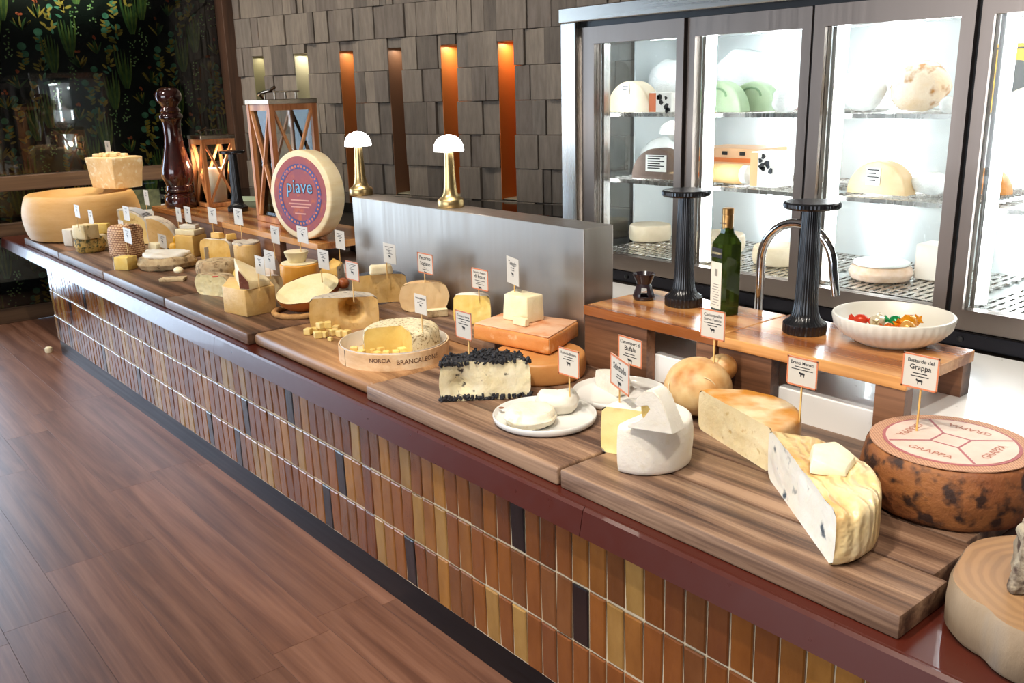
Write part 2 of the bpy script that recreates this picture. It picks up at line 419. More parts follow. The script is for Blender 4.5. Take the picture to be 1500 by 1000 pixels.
# reflecting glass sheet in front of the paper
fin(box(.012, .016, 1.15, 2.98, .11, 2.88), 'glass_sheet', clear_glass('cover_glass', (.97, .98, .97), 1.7), wl, None, (XL, 0, 0))
M_rail = wood('rail_timber', '#3a2a1e', '#5a4330', '#6d533c', 'Y', .6, .45, .1)
M_post = wood('post_timber', '#33231a', '#4a3325', '#5a4031', 'Z', .5, .5, .1)
def sb(name, mat, *a, bev=.004): return struct(fin(box(*a, bev, 2), name, mat))
sb('trim_1', M_rail, XL, XL + .10, 1.14, 2.98, .915, 1.015)
sb('trim_2', M_rail, XL, XL + .07, 1.14, 2.98, .605, .695)
sb('baseboard_left', M_rail, XL, XL + .03, 1.14, 2.98, 0, .108)
sb('trim_3', M_post, XL, XL + .14, 2.985, 3.10, 0, 2.9)
# window beside the papered wall (daylight side)
wn = struct(fin(box(XL - .06, XL, -4.9, -4.82, 0, 2.9), 'window_1', M_post))
bm = bmesh.new()
for yy in (-3.4, -2.0, -.6, 1.09): add_box(bm, XL - .06, XL, yy - .04, yy + .04, 0, 2.9)
add_box(bm, XL - .06, XL, -4.82, 1.13, 0, .12); add_box(bm, XL - .06, XL, -4.82, 1.13, 2.6, 2.9)
fin(bm, 'window_frame', M_post, wn)
fin(box(XL - .035, XL - .03, -4.82, 1.05, .12, 2.6), 'pane', clear_glass('window_glass', (.97, 1, 1)), wn)
# ---- grey end-grain block wall, turned 16 degrees, with copper-lined slots
WA = math.radians(16)
M_blk = [cheese('grey_block_%d' % i, a, c, 6, .75, .5, 30, sss=0, stretch=(6, 6, 1), bdist=.006) for i, (a, c) in enumerate((('#645d55', '#79716a'), ('#6f675e', '#857d73'), ('#59534d', '#6d665e'), ('#787066', '#8f867a'), ('#66615a', '#7d766e')))]
wb = struct(fin(box(-.3, 10.8, .20, .26, 0, 2.9), 'wall_back', M_dark, None, None, (XL, 3.03, 0), (0, 0, WA)))
SL = [.31 + .4535 * k for k in range(6)]; SW = .12
rows = [.803 + .2095 * k for k in range(8)]
cache = {}
rnd = random.Random(5)
for ri, z0 in enumerate([.803 - .2095] + rows):
    z1 = z0 + .2095 if ri < 8 else 2.5
    slots = SL if (z0 < 1.75 and z0 > .7) else []
    segs = []; u = -.02 - rnd.random() * .05
    umax = 4.9 if ri > 4 else 3.9
    bounds = [s_ for s in slots for s_ in (s, s + SW)]
    zt = z1
    while u < umax:
        w = rnd.choice((.055, .075, .095, .11, .13, .17, .2)); e = u + w
        nxt = [q for q in bounds if u + 1e-4 < q]
        if nxt and e > nxt[0] - .03: e = nxt[0]
        inslot = any(s - 1e-3 <= u < s + SW - 1e-3 for s in slots)
        if inslot:
            e = [s + SW for s in slots if s - 1e-3 <= u < s + SW - 1e-3][0]
            if z1 > 1.79: segs.append((u, e, 1.785, z1))       # the bit of block over the slot
        else: segs.append((u, e, z0, z1))
        u = e
    for (a, c, za, zb_) in segs:
        key = (round(c - a, 3), round(zb_ - za, 3), rnd.randrange(5))
        if key not in cache:
            bm = box(0.0008, c - a - .0008, 0, .2, .0012, zb_ - za - .0012, .002, 1); me = bpy.data.meshes.new('block'); bmesh.ops.recalc_face_normals(bm, faces=bm.faces); bm.to_mesh(me); bm.free(); me.materials.append(M_blk[key[2]]); cache[key] = me
        link('block', cache[key], wb, (a, rnd.uniform(-.016, .012) + (ri % 2) * .006, za))
def copper(name, c, metal=.25): return plain(name, c, .42, metal)
M_cop = [copper('slot_brass', '#8d8a6a'), copper('slot_brass_pale', '#b5b39a'), copper('slot_copper', '#b8743f'), copper('slot_bronze', '#8d6850'), copper('slot_copper_bright', '#d07f3e'), copper('slot_copper_deep', '#cf6f2c')]
M_void = plain('slot_shadow', '#0c0a09', .8)
wR = Matrix.Translation((XL, 3.03, 0)) @ Matrix.Rotation(WA, 4, 'Z')
for k, s in enumerate(SL):
    fin(box(s, s + .004, .002, .19, .81, 1.785), 'slot_lining', M_cop[k], wb)
    fin(box(s + .004, s + SW, .185, .195, .81, 1.785), 'slot_back', M_cop[k], wb)
    fin(box(s + .004, s + SW, .02, .185, .81, .816), 'slot_sill', M_cop[1], wb)
    o = light('slot_lamp', 'AREA', (0, 0, 0), (0, 0, -1), (.4, .7, .5, .35, .9, 1.1)[k], (1, .88, .7), shape='RECTANGLE', size=.1, size_y=.1)
    o.matrix_world = Matrix.Translation(wR @ Vector((s + SW / 2 + .01, .09, 1.775)))
# dark stone shelf along the foot of the block wall
o = fin(box(-.1, 4.4, -.42, .0, .74, .80, .004), 'back_shelf', plain('black_stone', '#141211', .12), None, None, (XL, 2.99, 0), (0, 0, WA))
tag(o, 'dark polished stone shelf at the foot of the grey block wall', 'shelf')
fin(box(-.1, 4.4, -.40, -.02, 0, .74), 'shelf_front', M_dark, o)
for px_ in ((360, 302),):
    P = at(*px_, .80)
    t = thing('oval_dish', 'pale green oval dish on the dark shelf behind the lanterns', 'dish', P, .2)
    bm = lathe([(0, 0), (.10, 0), (.15, .02), (.17, .05), (.165, .05), (.14, .025), (.0, .015)], 28); bmesh.ops.scale(bm, vec=(1.2, .7, 1), verts=bm.verts[:]); fin(bm, 'bowl', plain('dish_glaze', '#9fae97', .15), t, 40)

# ================================================================== THE COUNTER
YF = 1.284; XA = -5.93; XB = .75
ct = thing('display_counter', 'long buffet counter faced with upright glazed tiles in caramel and brown', 'counter', ((XA + XB) / 2, 1.6, 0))
OX, OY = (XA + XB) / 2, 1.6
def cpart(name, mat, x0, x1, y0, y1, z0, z1, bev=.0): return fin(box(x0 - OX, x1 - OX, y0 - OY, y1 - OY, z0, z1, bev), name, mat, ct)
M_grout = cheese('grout', '#cbb694', '#d8c7a8', 30, .85, .2, 90, sss=0)
cpart('carcass', M_grout, XA, XB, YF + .004, 1.94, .095, .572)
cpart('toe_kick', brushed('toe_kick_steel', '#3d4148', .32, 'X'), XA + .01, XB, YF + .008, 1.9, 0, .094)
GL = [('#a36f30', '#875820'), ('#804a20', '#6c3b16'), ('#6c3a1a', '#592d11'), ('#9a743e', '#85602c'), ('#8f5c28', '#79491c'), ('#754826', '#63391a'), ('#a88248', '#906c36'), ('#87501f', '#744116'), ('#66361d', '#744320')]
M_glaze = []
for i, (a, c) in enumerate(GL + [('#1b1216', '#0d0b10')]):
    m = cheese('glaze_%d' % i, a, c, 16, .13, .5, 24, sss=0, stretch=(1, 1, .4), bdist=.005)
    bb = m.node_tree.nodes['Principled BSDF']; bb.inputs['Coat Weight'].default_value = .5; bb.inputs['Coat Roughness'].default_value = .08; M_glaze.append(m)
TM = []
def tile_bm(w, h):
    bm = bmesh.new(); a, c = w / 2, h / 2; e = .003; d = .0055
    v = [bm.verts.new(q) for q in ((-a, 0, -c), (a, 0, -c), (a, 0, c), (-a, 0, c), (-a, -d * .6, -c), (a, -d * .6, -c), (a, -d * .6, c), (-a, -d * .6, c),
         (-a + e, -d, -c + e), (a - e, -d, -c + e), (a - e, -d, c - e), (-a + e, -d, c - e))]
    for q in range(4):
        r_ = (q + 1) % 4; bm.faces.new((v[q], v[r_], v[4 + r_], v[4 + q])); bm.faces.new((v[4 + q], v[4 + r_], v[8 + r_], v[8 + q]))
    bm.faces.new(v[8:12]); return bm
for m in M_glaze:
    bm = tile_bm(.0505, .149); me = bpy.data.meshes.new('tile'); bmesh.ops.recalc_face_normals(bm, faces=bm.faces); bm.to_mesh(me); bm.free(); me.materials.append(m); TM.append(me)
PITCH = .055
BLK = {0: [-5.19, -2.76, -1.57], 1: [-5.54, -3.17, -2.42, -1.35], 2: [-5.86, -5.64, -4.97, -4.43, -3.55, -3.28, -2.54, -2.03]}
rnd = random.Random(21)
far = bmesh.new()
for row, zc in ((0, .482), (1, .3275), (2, .173)):
    k = 0; x = XA + PITCH / 2 + .002
    while x < XB - .03:
        vis = x < (-.62, -.98, -1.38)[row]
        dark = any(abs(x - q) <= PITCH / 2 for q in BLK[row])
        i = 9 if dark else rnd.choice((0, 1, 1, 2, 3, 4, 4, 5, 5, 6, 7, 7, 8))
        if vis:
            o = link('tile', TM[i], ct, (x - OX, YF + .004 - OY, zc)); o.rotation_euler = (rnd.gauss(.012, .014), rnd.gauss(0, .004), rnd.gauss(0, .012))
        else:
            bm = tile_bm(.0505, .149); bmesh.ops.translate(bm, vec=(x - OX, YF + .004 - OY, zc), verts=bm.verts[:])
            me = bpy.data.meshes.new('tmp'); bm.to_mesh(me); bm.free(); far.from_mesh(me); bpy.data.meshes.remove(me)
        x += PITCH
o = fin(far, 'tile_run', M_glaze[1], ct); o['kind'] = 'stuff'
# end face tiles are hidden; the slab and its lacquered fascia run on past the tiled base to the wall
top = thing('countertop', 'dark red-brown lacquered countertop slab with a deep front fascia', 'countertop', (OX, OY, .56))
M_lac = plain('brown_lacquer', '#47190f', .30)
M_lac.node_tree.nodes['Principled BSDF'].inputs['Coat Weight'].default_value = .15
def tpart(name, bm, mat): bmesh.ops.translate(bm, vec=(-OX, -OY, -.56), verts=bm.verts[:]); return fin(bm, name, mat, top)
tpart('slab', box(XL + .14, XB, 1.2695, 1.944, .5735, .62, .003), M_lac)
# fascia leans back slightly: section extruded along X, in lengths
for x0, x1 in ((XL + .14, -5.2), (-5.198, -3.31), (-3.308, -1.30), (-1.298, XB)):
    bm = bmesh.new(); sec = [(1.247, .556), (1.268, .556), (1.268, .6205), (1.264, .6205), (1.258, .614)]
    A = [bm.verts.new((x0, *q)) for q in sec]; B = [bm.verts.new((x1, *q)) for q in sec]
    bm.faces.new(A); bm.faces.new(B[::-1])
    for q in range(5): bm.faces.new((A[q], A[(q + 1) % 5], B[(q + 1) % 5], B[q]))
    tpart('fascia', bm, M_lac)
# white ledge behind the boards (service side)
M_white = plain('white_stone', '#f0efec', .3, 0., Coat_Weight=.3)
led = thing('white_ledge', 'glossy white stone service ledge behind the wooden boards', 'worktop', (-2.4, 2.3, .0))
for nm, a in (('ledge_left', (-6.9, -3.41, 1.946, 2.60)), ('ledge_middle', (-3.41, -1.985, 2.085, 2.60)), ('ledge_right', (-1.985, .75, 1.946, 2.60))):
    fin(box(a[0] + 2.4, a[1] + 2.4, a[2] - 2.3, a[3] - 2.3, .0, .743, .003), 'slab', M_white, led)
# ---- thick wooden boards along the front
ZB = .665
M_wal = [wood('walnut_a', '#453025', '#715542', '#997b62', 'X', 1.1, .48, .25), wood('walnut_b', '#3c281e', '#634733', '#866149', 'X', .9, .38, .25), wood('olive_board', '#7a5434', '#a3774f', '#c19466', 'X', .8, .42, .2)]
M_dkend = M_wal[1]
bx = [-6.45, -5.645, -4.805, -3.94, -3.085, -2.262, -1.416, -.604]
names = ['at the far end beneath the giant hollow wheel', 'under the basket-marked cheese', 'under the tomme halves', 'under the red-rind wedge and drum cheese', 'with rounded orange-brown top under the round wooden box', 'under the black-coated cheese and plate']
for k in range(6):
    x0, x1 = bx[k] + .004, bx[k + 1] - .004
    m = M_wal[2] if k == 4 else M_wal[(1, 0, 1, 1, 2, 0)[k]]
    o = fin(box(x0, x1, 1.295 + (.02 if k == 4 else 0), 1.944, .6205, ZB, .006 if k != 4 else .016, 3), 'serving_board', m, None, 40)
    tag(o, 'thick dark wooden serving board ' + names[k], 'board', 'serving boards along the counter')
for y0, y1, xr, nm in ((1.295, 1.459, -.604, 'front walnut plank under the pale blue-veined half cheese'), (1.464, 1.615, -.63, 'middle walnut plank behind the front plank with the blue-veined cheese'), (1.62, 1.944, -.645, 'rear walnut plank under the brown net-marked wheel')):
    o = fin(box(-1.410, xr, y0, y1, .6205, ZB, .004, 2), 'serving_board', M_wal[0], None, 40); tag(o, nm, 'board', 'serving boards along the counter')
o = fin(box(-2.96, -2.235, 1.768, 1.93, ZB + .0005, .712, .004), 'raised_board', M_wal[0], None, 40); tag(o, 'low raised wooden board in front of the steel partition', 'board')
# ---- stainless partition box with lamps
bxs = fin(box(-3.395, -1.998, 1.945, 2.075, ZB, 1.08, .003, 2), 'steel_partition', brushed('brushed_steel', '#a89f95', .42, 'Z')); tag(bxs, 'brushed stainless steel partition box carrying two mushroom lamps', 'partition')
# ---- wooden risers: top boards on leg panels
M_ros = [wood('rosewood_top', '#8a4d24', '#b97a42', '#d69a5c', 'X', .6, .2, .08, .5, .4), wood('rosewood_side', '#40271a', '#68452f', '#8a6044', 'X', .6, .4, .1, 0, .4)]
def riser(label, x0, x1, y0, y1, legs, zt=.855, th=.03):
    t = thing('wooden_riser', label, 'riser', ((x0 + x1) / 2, (y0 + y1) / 2, ZB), 0, 'wooden risers'); cx, cy = (x0 + x1) / 2, (y0 + y1) / 2
    fin(box(x0 - cx, x1 - cx, y0 - cy, y1 - cy, zt - th - ZB, zt - ZB, .002, 1), 'top_board', M_ros[0], t)
    for (a, c) in legs:
        fin(box(a - cx, c - cx, y0 - cy + .004, y0 - cy + .04, .0005, zt - th - ZB), 'leg', M_ros[1], t)
        fin(box(a - cx, c - cx, y1 - cy - .05, y1 - cy - .005, .743 - ZB + .0005, zt - th - ZB), 'leg', M_ros[1], t)
riser('glossy wooden riser carrying the oil bottle and the oil burner', -1.958, -1.452, 1.902, 2.222, ((-1.955, -1.70), (-1.52, -1.456)))
riser('glossy wooden riser carrying the fluted white bowl', -1.448, -.925, 1.902, 2.235, ((-1.445, -1.28), (-1.0, -.928)))
riser('wooden riser carrying the tall lantern and the labelled standing wheel', -4.72, -3.66, 1.905, 2.30, ((-4.715, -4.05), (-3.98, -3.664)))
riser('wooden riser carrying the pepper mill and the small lantern', -5.80, -4.725, 1.905, 2.30, ((-5.79, -5.3), (-5.2, -4.73)))
# ================================================================== GLASS-DOOR FRIDGE
FX0, FX1, FY = -2.80, -.10, 2.62
fr = thing('display_fridge', 'brightly lit glass-door fridge with dark steel door frames', 'fridge', (-1.45, 2.95, .743))
def fp(name, mat, x0, x1, y0, y1, z0, z1, bev=0., parent=None):
    p = parent or fr; ox, oy, oz = -1.45, 2.95, .743
    return fin(box(x0 - ox, x1 - ox, y0 - oy, y1 - oy, z0 - oz, z1 - oz, bev, 1), name, mat, p)
M_stl = brushed('fridge_steel', '#c9c5bf', .25, 'Z'); M_stx = brushed('fridge_steel_header', '#b5b0a8', .25, 'X')
M_frm = brushed('door_frame_steel', '#8f837a', .36, 'Z'); M_blkp = plain('black_plastic', '#131416', .35)
M_in = plain('fridge_liner', '#cfd4d3', .25); M_in.node_tree.nodes['Principled BSDF'].inputs['Specular IOR Level'].default_value = .7
fp('header', M_stx, FX0, FX1, FY - .03, 3.4, 1.745, 1.80, .003)
fp('gasket', M_blkp, FX0 + .08, FX1, FY + .012, 3.3, 1.725, 1.745)
fp('side_post', M_stl, FX0, FX0 + .085, FY - .02, FY + .05, .744, 1.745, .003)
fp('side_post', M_stl, FX0, FX0 + .06, 3.33, 3.4, .744, 1.745, .003)
fp('side_glass', clear_glass('side_glass', (.98, 1, .99), 1.35), FX0 + .02, FX0 + .026, FY + .05, 3.33, .80, 1.745)
fp('side_liner', M_in, FX0 + .03, FX0 + .04, 3.0, 3.33, .80, 1.74); fp('side_liner', M_in, FX0 + .03, FX0 + .04, FY + .06, 2.79, .80, 1.74)
fp('side_base', M_stl, FX0, FX0 + .085, FY + .05, 3.33, .744, .80)
fp('side_panel', M_stl, FX1 - .03, FX1, FY - .02, 3.4, .744, 1.745, .003)
fp('kick_panel', plain('dark_steel_kick', '#34343a', .25, 1.), FX0 + .085, FX1 - .03, FY, FY + .06, .744, .79, .002)
for x in (-2.45, -1.13, -.5): 
    o = fin(lathe([(0, 0), (.009, 0), (.009, .004), (.004, .006), (0, .006)], 12), 'screw', M_blkp, fr, 40, (x + 1.45, FY - .006 - 2.95 + .006, .768 - .743), (PI/2, 0, 0))
fp('back_liner', M_in, FX0 + .085, FX1 - .03, 3.30, 3.33, .79, 1.725)
fp('roof_liner', M_in, FX0 + .085, FX1 - .03, FY + .06, 3.30, 1.69, 1.724)
fp('floor_liner', M_in, FX0 + .085, FX1 - .03, FY + .06, 3.30, .79, .835)
M_glass = clear_glass('door_glass', (.98, 1, .995), 1.35)
M_led = emit('led_white', '#f2f8ff', 21)
DX = [(-2.700, -2.186, -2.632, -2.219), (-2.178, -1.688, -2.146, -1.721), (-1.672, -1.182, -1.633, -1.221), (-1.172, -.672, -1.139, -.71), (-.664, -.14, -.63, -.18)]
for k, (a, c, g0, g1) in enumerate(DX):
    yf = FY + (.012 if k % 2 else 0)
    bm = bmesh.new(); zo, zi, zj, zp = .792, .852, 1.661, 1.724
    ox, oy, oz = -1.45, 2.95, .743
    def ab(x0, x1, z0, z1): add_box(bm, x0 - ox, x1 - ox, yf - oy, yf + .04 - oy, z0 - oz, z1 - oz)
    ab(a, g0, zo, zp); ab(g1, c, zo, zp); ab(g0, g1, zo, zi); ab(g0, g1, zj, zp)
    d = fin(bm, 'door', M_frm, fr)
    fp('glass_pane', M_glass, g0, g1, yf + .014, yf + .02, zi, zj, 0, d)
    fp('seal', M_stl, g0 + .003, g0 + .016, yf + .041, yf + .075, zi, zj, 0, d)
    fp('mullion', M_blkp, c, c + .014, FY + .02, FY + .05, .792, 1.724)
    fp('led_tube', M_led, a + .05, a + .068, FY + .075, FY + .09, .86, 1.66)
    fp('led_tube', M_led, c - .06, c - .042, 3.25, 3.265, .86, 1.66)
    fp('led_tube', M_led, g0 + .04, g1 - .04, 2.9, 2.915, 1.675, 1.688)
    for zs in (1.14, 1.40):
        bm = bmesh.new(); x0, x1 = a + .02, c - .012
        def ab2(*q): add_box(bm, q[0] - ox, q[1] - ox, q[2] - oy, q[3] - oy, q[4] - oz, q[5] - oz)
        ab2(x0, x1, 2.72, 2.732, zs - .016, zs - .002); ab2(x0, x1, 3.24, 3.25, zs - .014, zs - .002)
        for q in range(12): yy = 2.75 + q * .042; ab2(x0, x1, yy, yy + .006, zs - .008, zs - .002)
        fin(bm, 'wire_shelf', M_stl, fr)
    # perforated base tray: real slots
    bm = bmesh.new()
    for q in range(16):
        xx = a + .02 + q * (c - a - .04) / 16
        ab2(xx, xx + (c - a - .04) / 16 * .62, 2.70, 3.26, .838, .846)
    for q in range(9): yy = 2.70 + q * .068; ab2(a + .02, c - .02, yy, yy + .02, .838, .845)
    fin(bm, 'base_tray', M_stl, fr)
    if k in (1, 3): 
        xg = (c - .05) if k == 1 else (g0 + .035)
        o = fin(lathe([(0, 0), (.02, 0), (.02, .012), (.016, .014), (0, .012)], 20), 'temperature_dial', M_stl, fr, 40, (xg - ox, 2.74 - oy, 1.635 - oz), (PI/2, 0, 0))
# ---- things stored in the fridge
M_wrap = cheese('cling_wrap', '#dfe3e0', '#f2f3f0', 12, .12, .9, 26, sss=0, bdist=.01)
M_label = plain('white_label', '#eceae4', .5); M_ink = plain('ink', '#1d1a18', .6)
def cat_thing(name, label, cat, P, rz=0, group=None): return thing(name, label, cat, P, rz, group)
C_beige = cheese('beige_rind', '#cbb898', '#dccdb2', 9); C_cream = cheese('cream_paste', '#ead9a8', '#f2e6c2', 18)
C_green = cheese('green_wax', '#8fa37e', '#a9b998', 8, .4); C_brown = cheese('brown_rind', '#5b463a', '#71594a', 10)
def half_round(name, label, P, r, th, mat, face=None, rz=0., group=None):
    t = cat_thing(name, label, 'cheese', P, rz, group)
    A, B = sector(r, th, 0, PI, .008, 0, 24)
    for bm in (A, B): bmesh.ops.rotate(bm, cent=(0, 0, 0), matrix=Matrix.Rotation(PI/2, 3, 'X'), verts=bm.verts[:]); bmesh.ops.translate(bm, vec=(0, th/2, .0008), verts=bm.verts[:])
    fin(A, 'rind', mat, t, 40); fin(B, 'cut_face', face or C_cream, t, 40); return t
def lab(t, x0, x1, z0, z1, y, lines=4):
    o = fin(box(x0, x1, y - .0012, y, z0, z1), 'label', M_label, t)
    bm = bmesh.new()
    for q in range(lines): zz = z1 - (z1 - z0) * (q + .8) / (lines + 1); add_box(bm, x0 + .1 * (x1 - x0), x1 - (.1 + .2 * (q % 2)) * (x1 - x0), y - .0016, y - .0011, zz, zz + (z1 - z0) * .07)
    fin(bm, 'print', M_ink, o)
def lump(name, label, cat, P, rx, ry, rz_, mat, seed=0, amp=.02):
    bm = ball(rx, ry, rz_, 22, 14); jitter(bm, amp, 11, seed, False)
    for v in bm.verts: v.co.z = max(.0008, v.co.z)
    o = fin(bm, name, mat, None, 50, P); return tag(o, label, cat)
S1, S2, S0 = 1.3985, 1.1385, .8470
def inside(px, py, y, z, r):      # a place on a fridge shelf, kept clear of the side wall
    P = aty(px, py, y); return Vector((max(P.x, -2.745 + r), y, z))
t = half_round('half_cheese', 'beige half cheese with small printed mark on the top shelf of the fridge', inside(925, 160, 2.82, S1, .14), .12, .07, C_beige, rz=.0); lab(t, -.03, .01, .07, .11, -.0365, 2)
t = lump('plastic_bag', 'clear plastic bag behind the beige half cheese', 'bag', inside(950, 160, 3.06, S1, .13), .10, .08, .10, M_wrap, 2)
def cowbox(label, P, w, d, h, rz, seed, body='#f3efe8', side='#e07a4a'):
    t = cat_thing('cheese_box', label, 'box', P, rz); r_ = random.Random(seed)
    fin(box(-w/2, w/2, -d/2, d/2, .0005, h, .003), 'carton', plain('carton_%d' % seed, body, .5), t)
    fin(box(-w/2 - .001, -w/2 + w * .3, -d/2 - .001, d/2 + .001, h * .03, h * .97), 'coloured_end', plain('carton_end_%d' % seed, side, .5), t)
    bm = bmesh.new()
    for q in range(7):
        x = r_.uniform(-w * .1, w * .45); z = r_.uniform(h * .12, h * .88); rr = r_.uniform(.007, .013)
        vs = [bm.verts.new((x + rr * math.cos(a * PI/4) * (1 + .4 * math.sin(a * 2.1 + q)), -d/2 - .0014, z + rr * math.sin(a * PI/4))) for a in range(8)]; bm.faces.new(vs)
    fin(bm, 'black_spots', M_ink, t); return t
cowbox('small carton with black cow spots beside the beige half cheese', aty(982, 160, 2.82).xy.to_3d() + Vector((0, 0, S1)), .11, .12, .075, .0, 1)
t = half_round('half_cheese', 'dark brown half cheese with large white label in the fridge', aty(968, 258, 2.83).xy.to_3d() + Vector((0, 0, S2)), .12, .08, C_brown, rz=.1); lab(t, -.045, .055, .03, .095, -.0415, 6)
lump('plastic_bag', 'white plastic bag beside the dark brown half cheese', 'bag', inside(915, 258, 3.02, S2, .11), .08, .08, .075, M_wrap, 4)
for px_, rz, nm in ((1056, 0, 'left'), (1106, 0, 'right')):
    t = half_round('green_quarter_cheese', 'green waxed half cheese embossed with a curl, first of the wrapped pair' if nm == 'left' else 'green waxed half cheese embossed with a ring, second of the wrapped pair', aty(px_, 160, 2.83 if nm == 'left' else 2.93).xy.to_3d() + Vector((0, 0, S1)), .11 if nm == 'left' else .105, .06, C_green, rz=rz)
    pts = [(.045 * math.cos(a), -.032, .055 + .03 * math.sin(a)) for a in [k * .5 for k in range(10)]]
    fin(tube(pts, .004, 6), 'embossed_curl', plain('emboss_green_' + nm, '#6f8a66', .5), t, 60)
lump('plastic_bag', 'clear plastic bag pulled over the pair of green cheeses', 'bag', aty(1088, 160, 3.09).xy.to_3d() + Vector((0, 0, S1)), .13, .08, .115, M_wrap, 6)
lump('plastic_bag', 'white wrapped bundle beside the pair of green cheeses', 'bag', aty(1152, 162, 2.80).xy.to_3d() + Vector((0, 0, S1)), .06, .055, .045, M_wrap, 7)
fin_ = fin(box(-.07, .07, -.05, .05, .0005, .03, .003), 'flat_box', plain('pink_carton', '#c98a86', .5), None, None, aty(1163, 130, 3.15).xy.to_3d() + Vector((0, 0, S1))); tag(fin_, 'flat pink carton at the back of the fridge top shelf', 'box')
for q in range(2):
    P = aty(1085, 258, 3.02).xy.to_3d() + Vector((0, 0, S2 + q * .062))
    t = cat_thing('flat_carton', ('orange striped carton at the bottom of the fridge stack', 'orange striped carton on top of the fridge stack')[q], 'box', P, .03)
    fin(box(-.14, .14, -.1, .1, .0005, .06, .003), 'carton', plain('orange_carton_%d' % q, '#e2b48a', .5), t)
    fin(box(-.141, .141, -.1012, .1012, .008, .024), 'stripe', plain('orange_stripe_%d' % q, '#d9763a', .5), t)
    bm = bmesh.new()
    for w_ in range(3): add_box(bm, -.1 + w_ * .08, -.075 + w_ * .08, -.1018, -.1008, .034, .048)
    fin(bm, 'print', M_ink, t)
P = aty(1070, 266, 2.82).xy.to_3d() + Vector((0, 0, S2))
t = cat_thing('cheese_log', 'stubby tan cheese log with twisted white wrapper end', 'cheese', P, .0)
bm = lathe([(0, 0), (.03, 0), (.036, .01), (.037, .13), (.03, .15), (0, .152)], 24); bmesh.ops.rotate(bm, cent=(0, 0, 0), matrix=Matrix.Rotation(PI/2, 3, 'Y'), verts=bm.verts[:]); bmesh.ops.translate(bm, vec=(-.08, 0, .0375), verts=bm.verts[:]); fin(bm, 'body', cheese('tan_skin', '#d8a868', '#e5bd84', 9), t, 40)
bm = lathe([(0, .0), (.034, 0), (.035, .025), (.022, .04), (.034, .065), (.0, .05)], 18); bmesh.ops.rotate(bm, cent=(0, 0, 0), matrix=Matrix.Rotation(PI/2, 3, 'Y'), verts=bm.verts[:]); bmesh.ops.translate(bm, vec=(.06, 0, .038), verts=bm.verts[:]); fin(bm, 'wrapper_end', M_wrap, t, 40)
cowbox('tall white carton with black cow spots beside the tan cheese log', aty(1130, 268, 2.84).xy.to_3d() + Vector((0, 0, S2)), .10, .12, .125, .0, 3, side='#e9b27e')
for px_, y_, r_, lb in ((952, 3.0, .09, 'low pale wheel at the bottom of the first fridge compartment'), (1050, 2.98, .11, 'low pale wheel behind the oil bottle inside the fridge'), (1140, 2.9, .09, 'small pale wheel behind the tap inside the fridge')):
    o = fin(wheel(r_, .07, .01, .003), 'pale_cheese', C_beige, None, 40, aty(px_, 360, y_).xy.to_3d() + Vector((0, 0, S0))); tag(o, lb, 'cheese')
lump('wrapped_cheese', 'white wrapped cheese lump on the upper shelf of the third compartment', 'cheese', aty(1262, 160, 2.88).xy.to_3d() + Vector((0, 0, S1)), .07, .07, .07, M_wrap, 9)
lump('wrapped_cheese', 'large amber wrapped cheese on the upper shelf of the third compartment', 'cheese', aty(1345, 160, 2.92).xy.to_3d() + Vector((0, 0, S1)), .10, .08, .075, cheese('amber_wrap', '#dcc09a', '#f0e6d8', 9, .15, .9, 26, spot='#b07a40', sscale=18, samt=.6, bdist=.01), 10)
lump('wrapped_cheese', 'small round white cheese beside the amber wrapped one', 'cheese', aty(1388, 160, 2.78).xy.to_3d() + Vector((0, 0, S1)), .025, .025, .025, M_wrap, 11, .004)
t = half_round('half_cheese', 'golden half cheese with square white label in the third compartment', aty(1290, 278, 2.86).xy.to_3d() + Vector((0, 0, S2)), .105, .07, cheese('golden_rind', '#d9b483', '#ecd4ac', 9), rz=.0); lab(t, -.035, .015, .03, .085, -.0365, 4)
lump('plastic_bag', 'crumpled clear bag beside the golden half cheese', 'bag', aty(1362, 283, 2.92).xy.to_3d() + Vector((0, 0, S2)), .055, .06, .035, M_wrap, 13)
t = cat_thing('wrapped_cheese', 'flat brown wheel under cling film on the perforated base tray', 'cheese', aty(1290, 395, 2.9).xy.to_3d() + Vector((0, 0, S0)))
fin(wheel(.10, .05, .015, .004), 'wheel', cheese('wrapped_brown', '#c09a78', '#e2cfc0', 10, .15), t, 40); fin(wheel(.092, .012, .006), 'lid', M_wrap, t, 40, (0, 0, .05))
o = fin(rbox(.11, .1, .12, .006), 'white_carton', plain('white_carton', '#efe6da', .5), None, None, aty(1372, 395, 3.02).xy.to_3d() + Vector((0, 0, S0))); tag(o, 'plain white carton beside the cling-wrapped wheel', 'box')
t = cat_thing('yellow_box', 'bright yellow box with dark oval on the shelf of the fourth compartment', 'box', aty(1500, 158, 2.90).xy.to_3d() + Vector((0, 0, S1)))
fin(box(-.10, .12, -.08, .08, .0005, .19, .003), 'carton', plain('yellow_card', '#f0b820', .45), t); bm = lathe([(0, 0), (.045, 0), (.045, .001), (0, .001)], 28); bmesh.ops.rotate(bm, cent=(0, 0, 0), matrix=Matrix.Rotation(PI/2, 3, 'X'), verts=bm.verts[:]); fin(bm, 'oval_mark', plain('oval_dark', '#4a4a44', .5), t, None, (.0, -.0802, .10)); fin(box(-.101, .121, -.081, .081, .175, .18), 'dark_line', M_ink, t)
half_round('half_cheese', 'pale half cheese leaning before the yellow box', aty(1506, 160, 2.78).xy.to_3d() + Vector((0, 0, S1)), .07, .05, C_beige)
half_round('half_cheese', 'orange half cheese on the lower shelf of the fourth compartment', aty(1440, 290, 3.05).xy.to_3d() + Vector((0, 0, S2)), .08, .06, cheese('orange_rind', '#d98a3c', '#e7a860', 10))

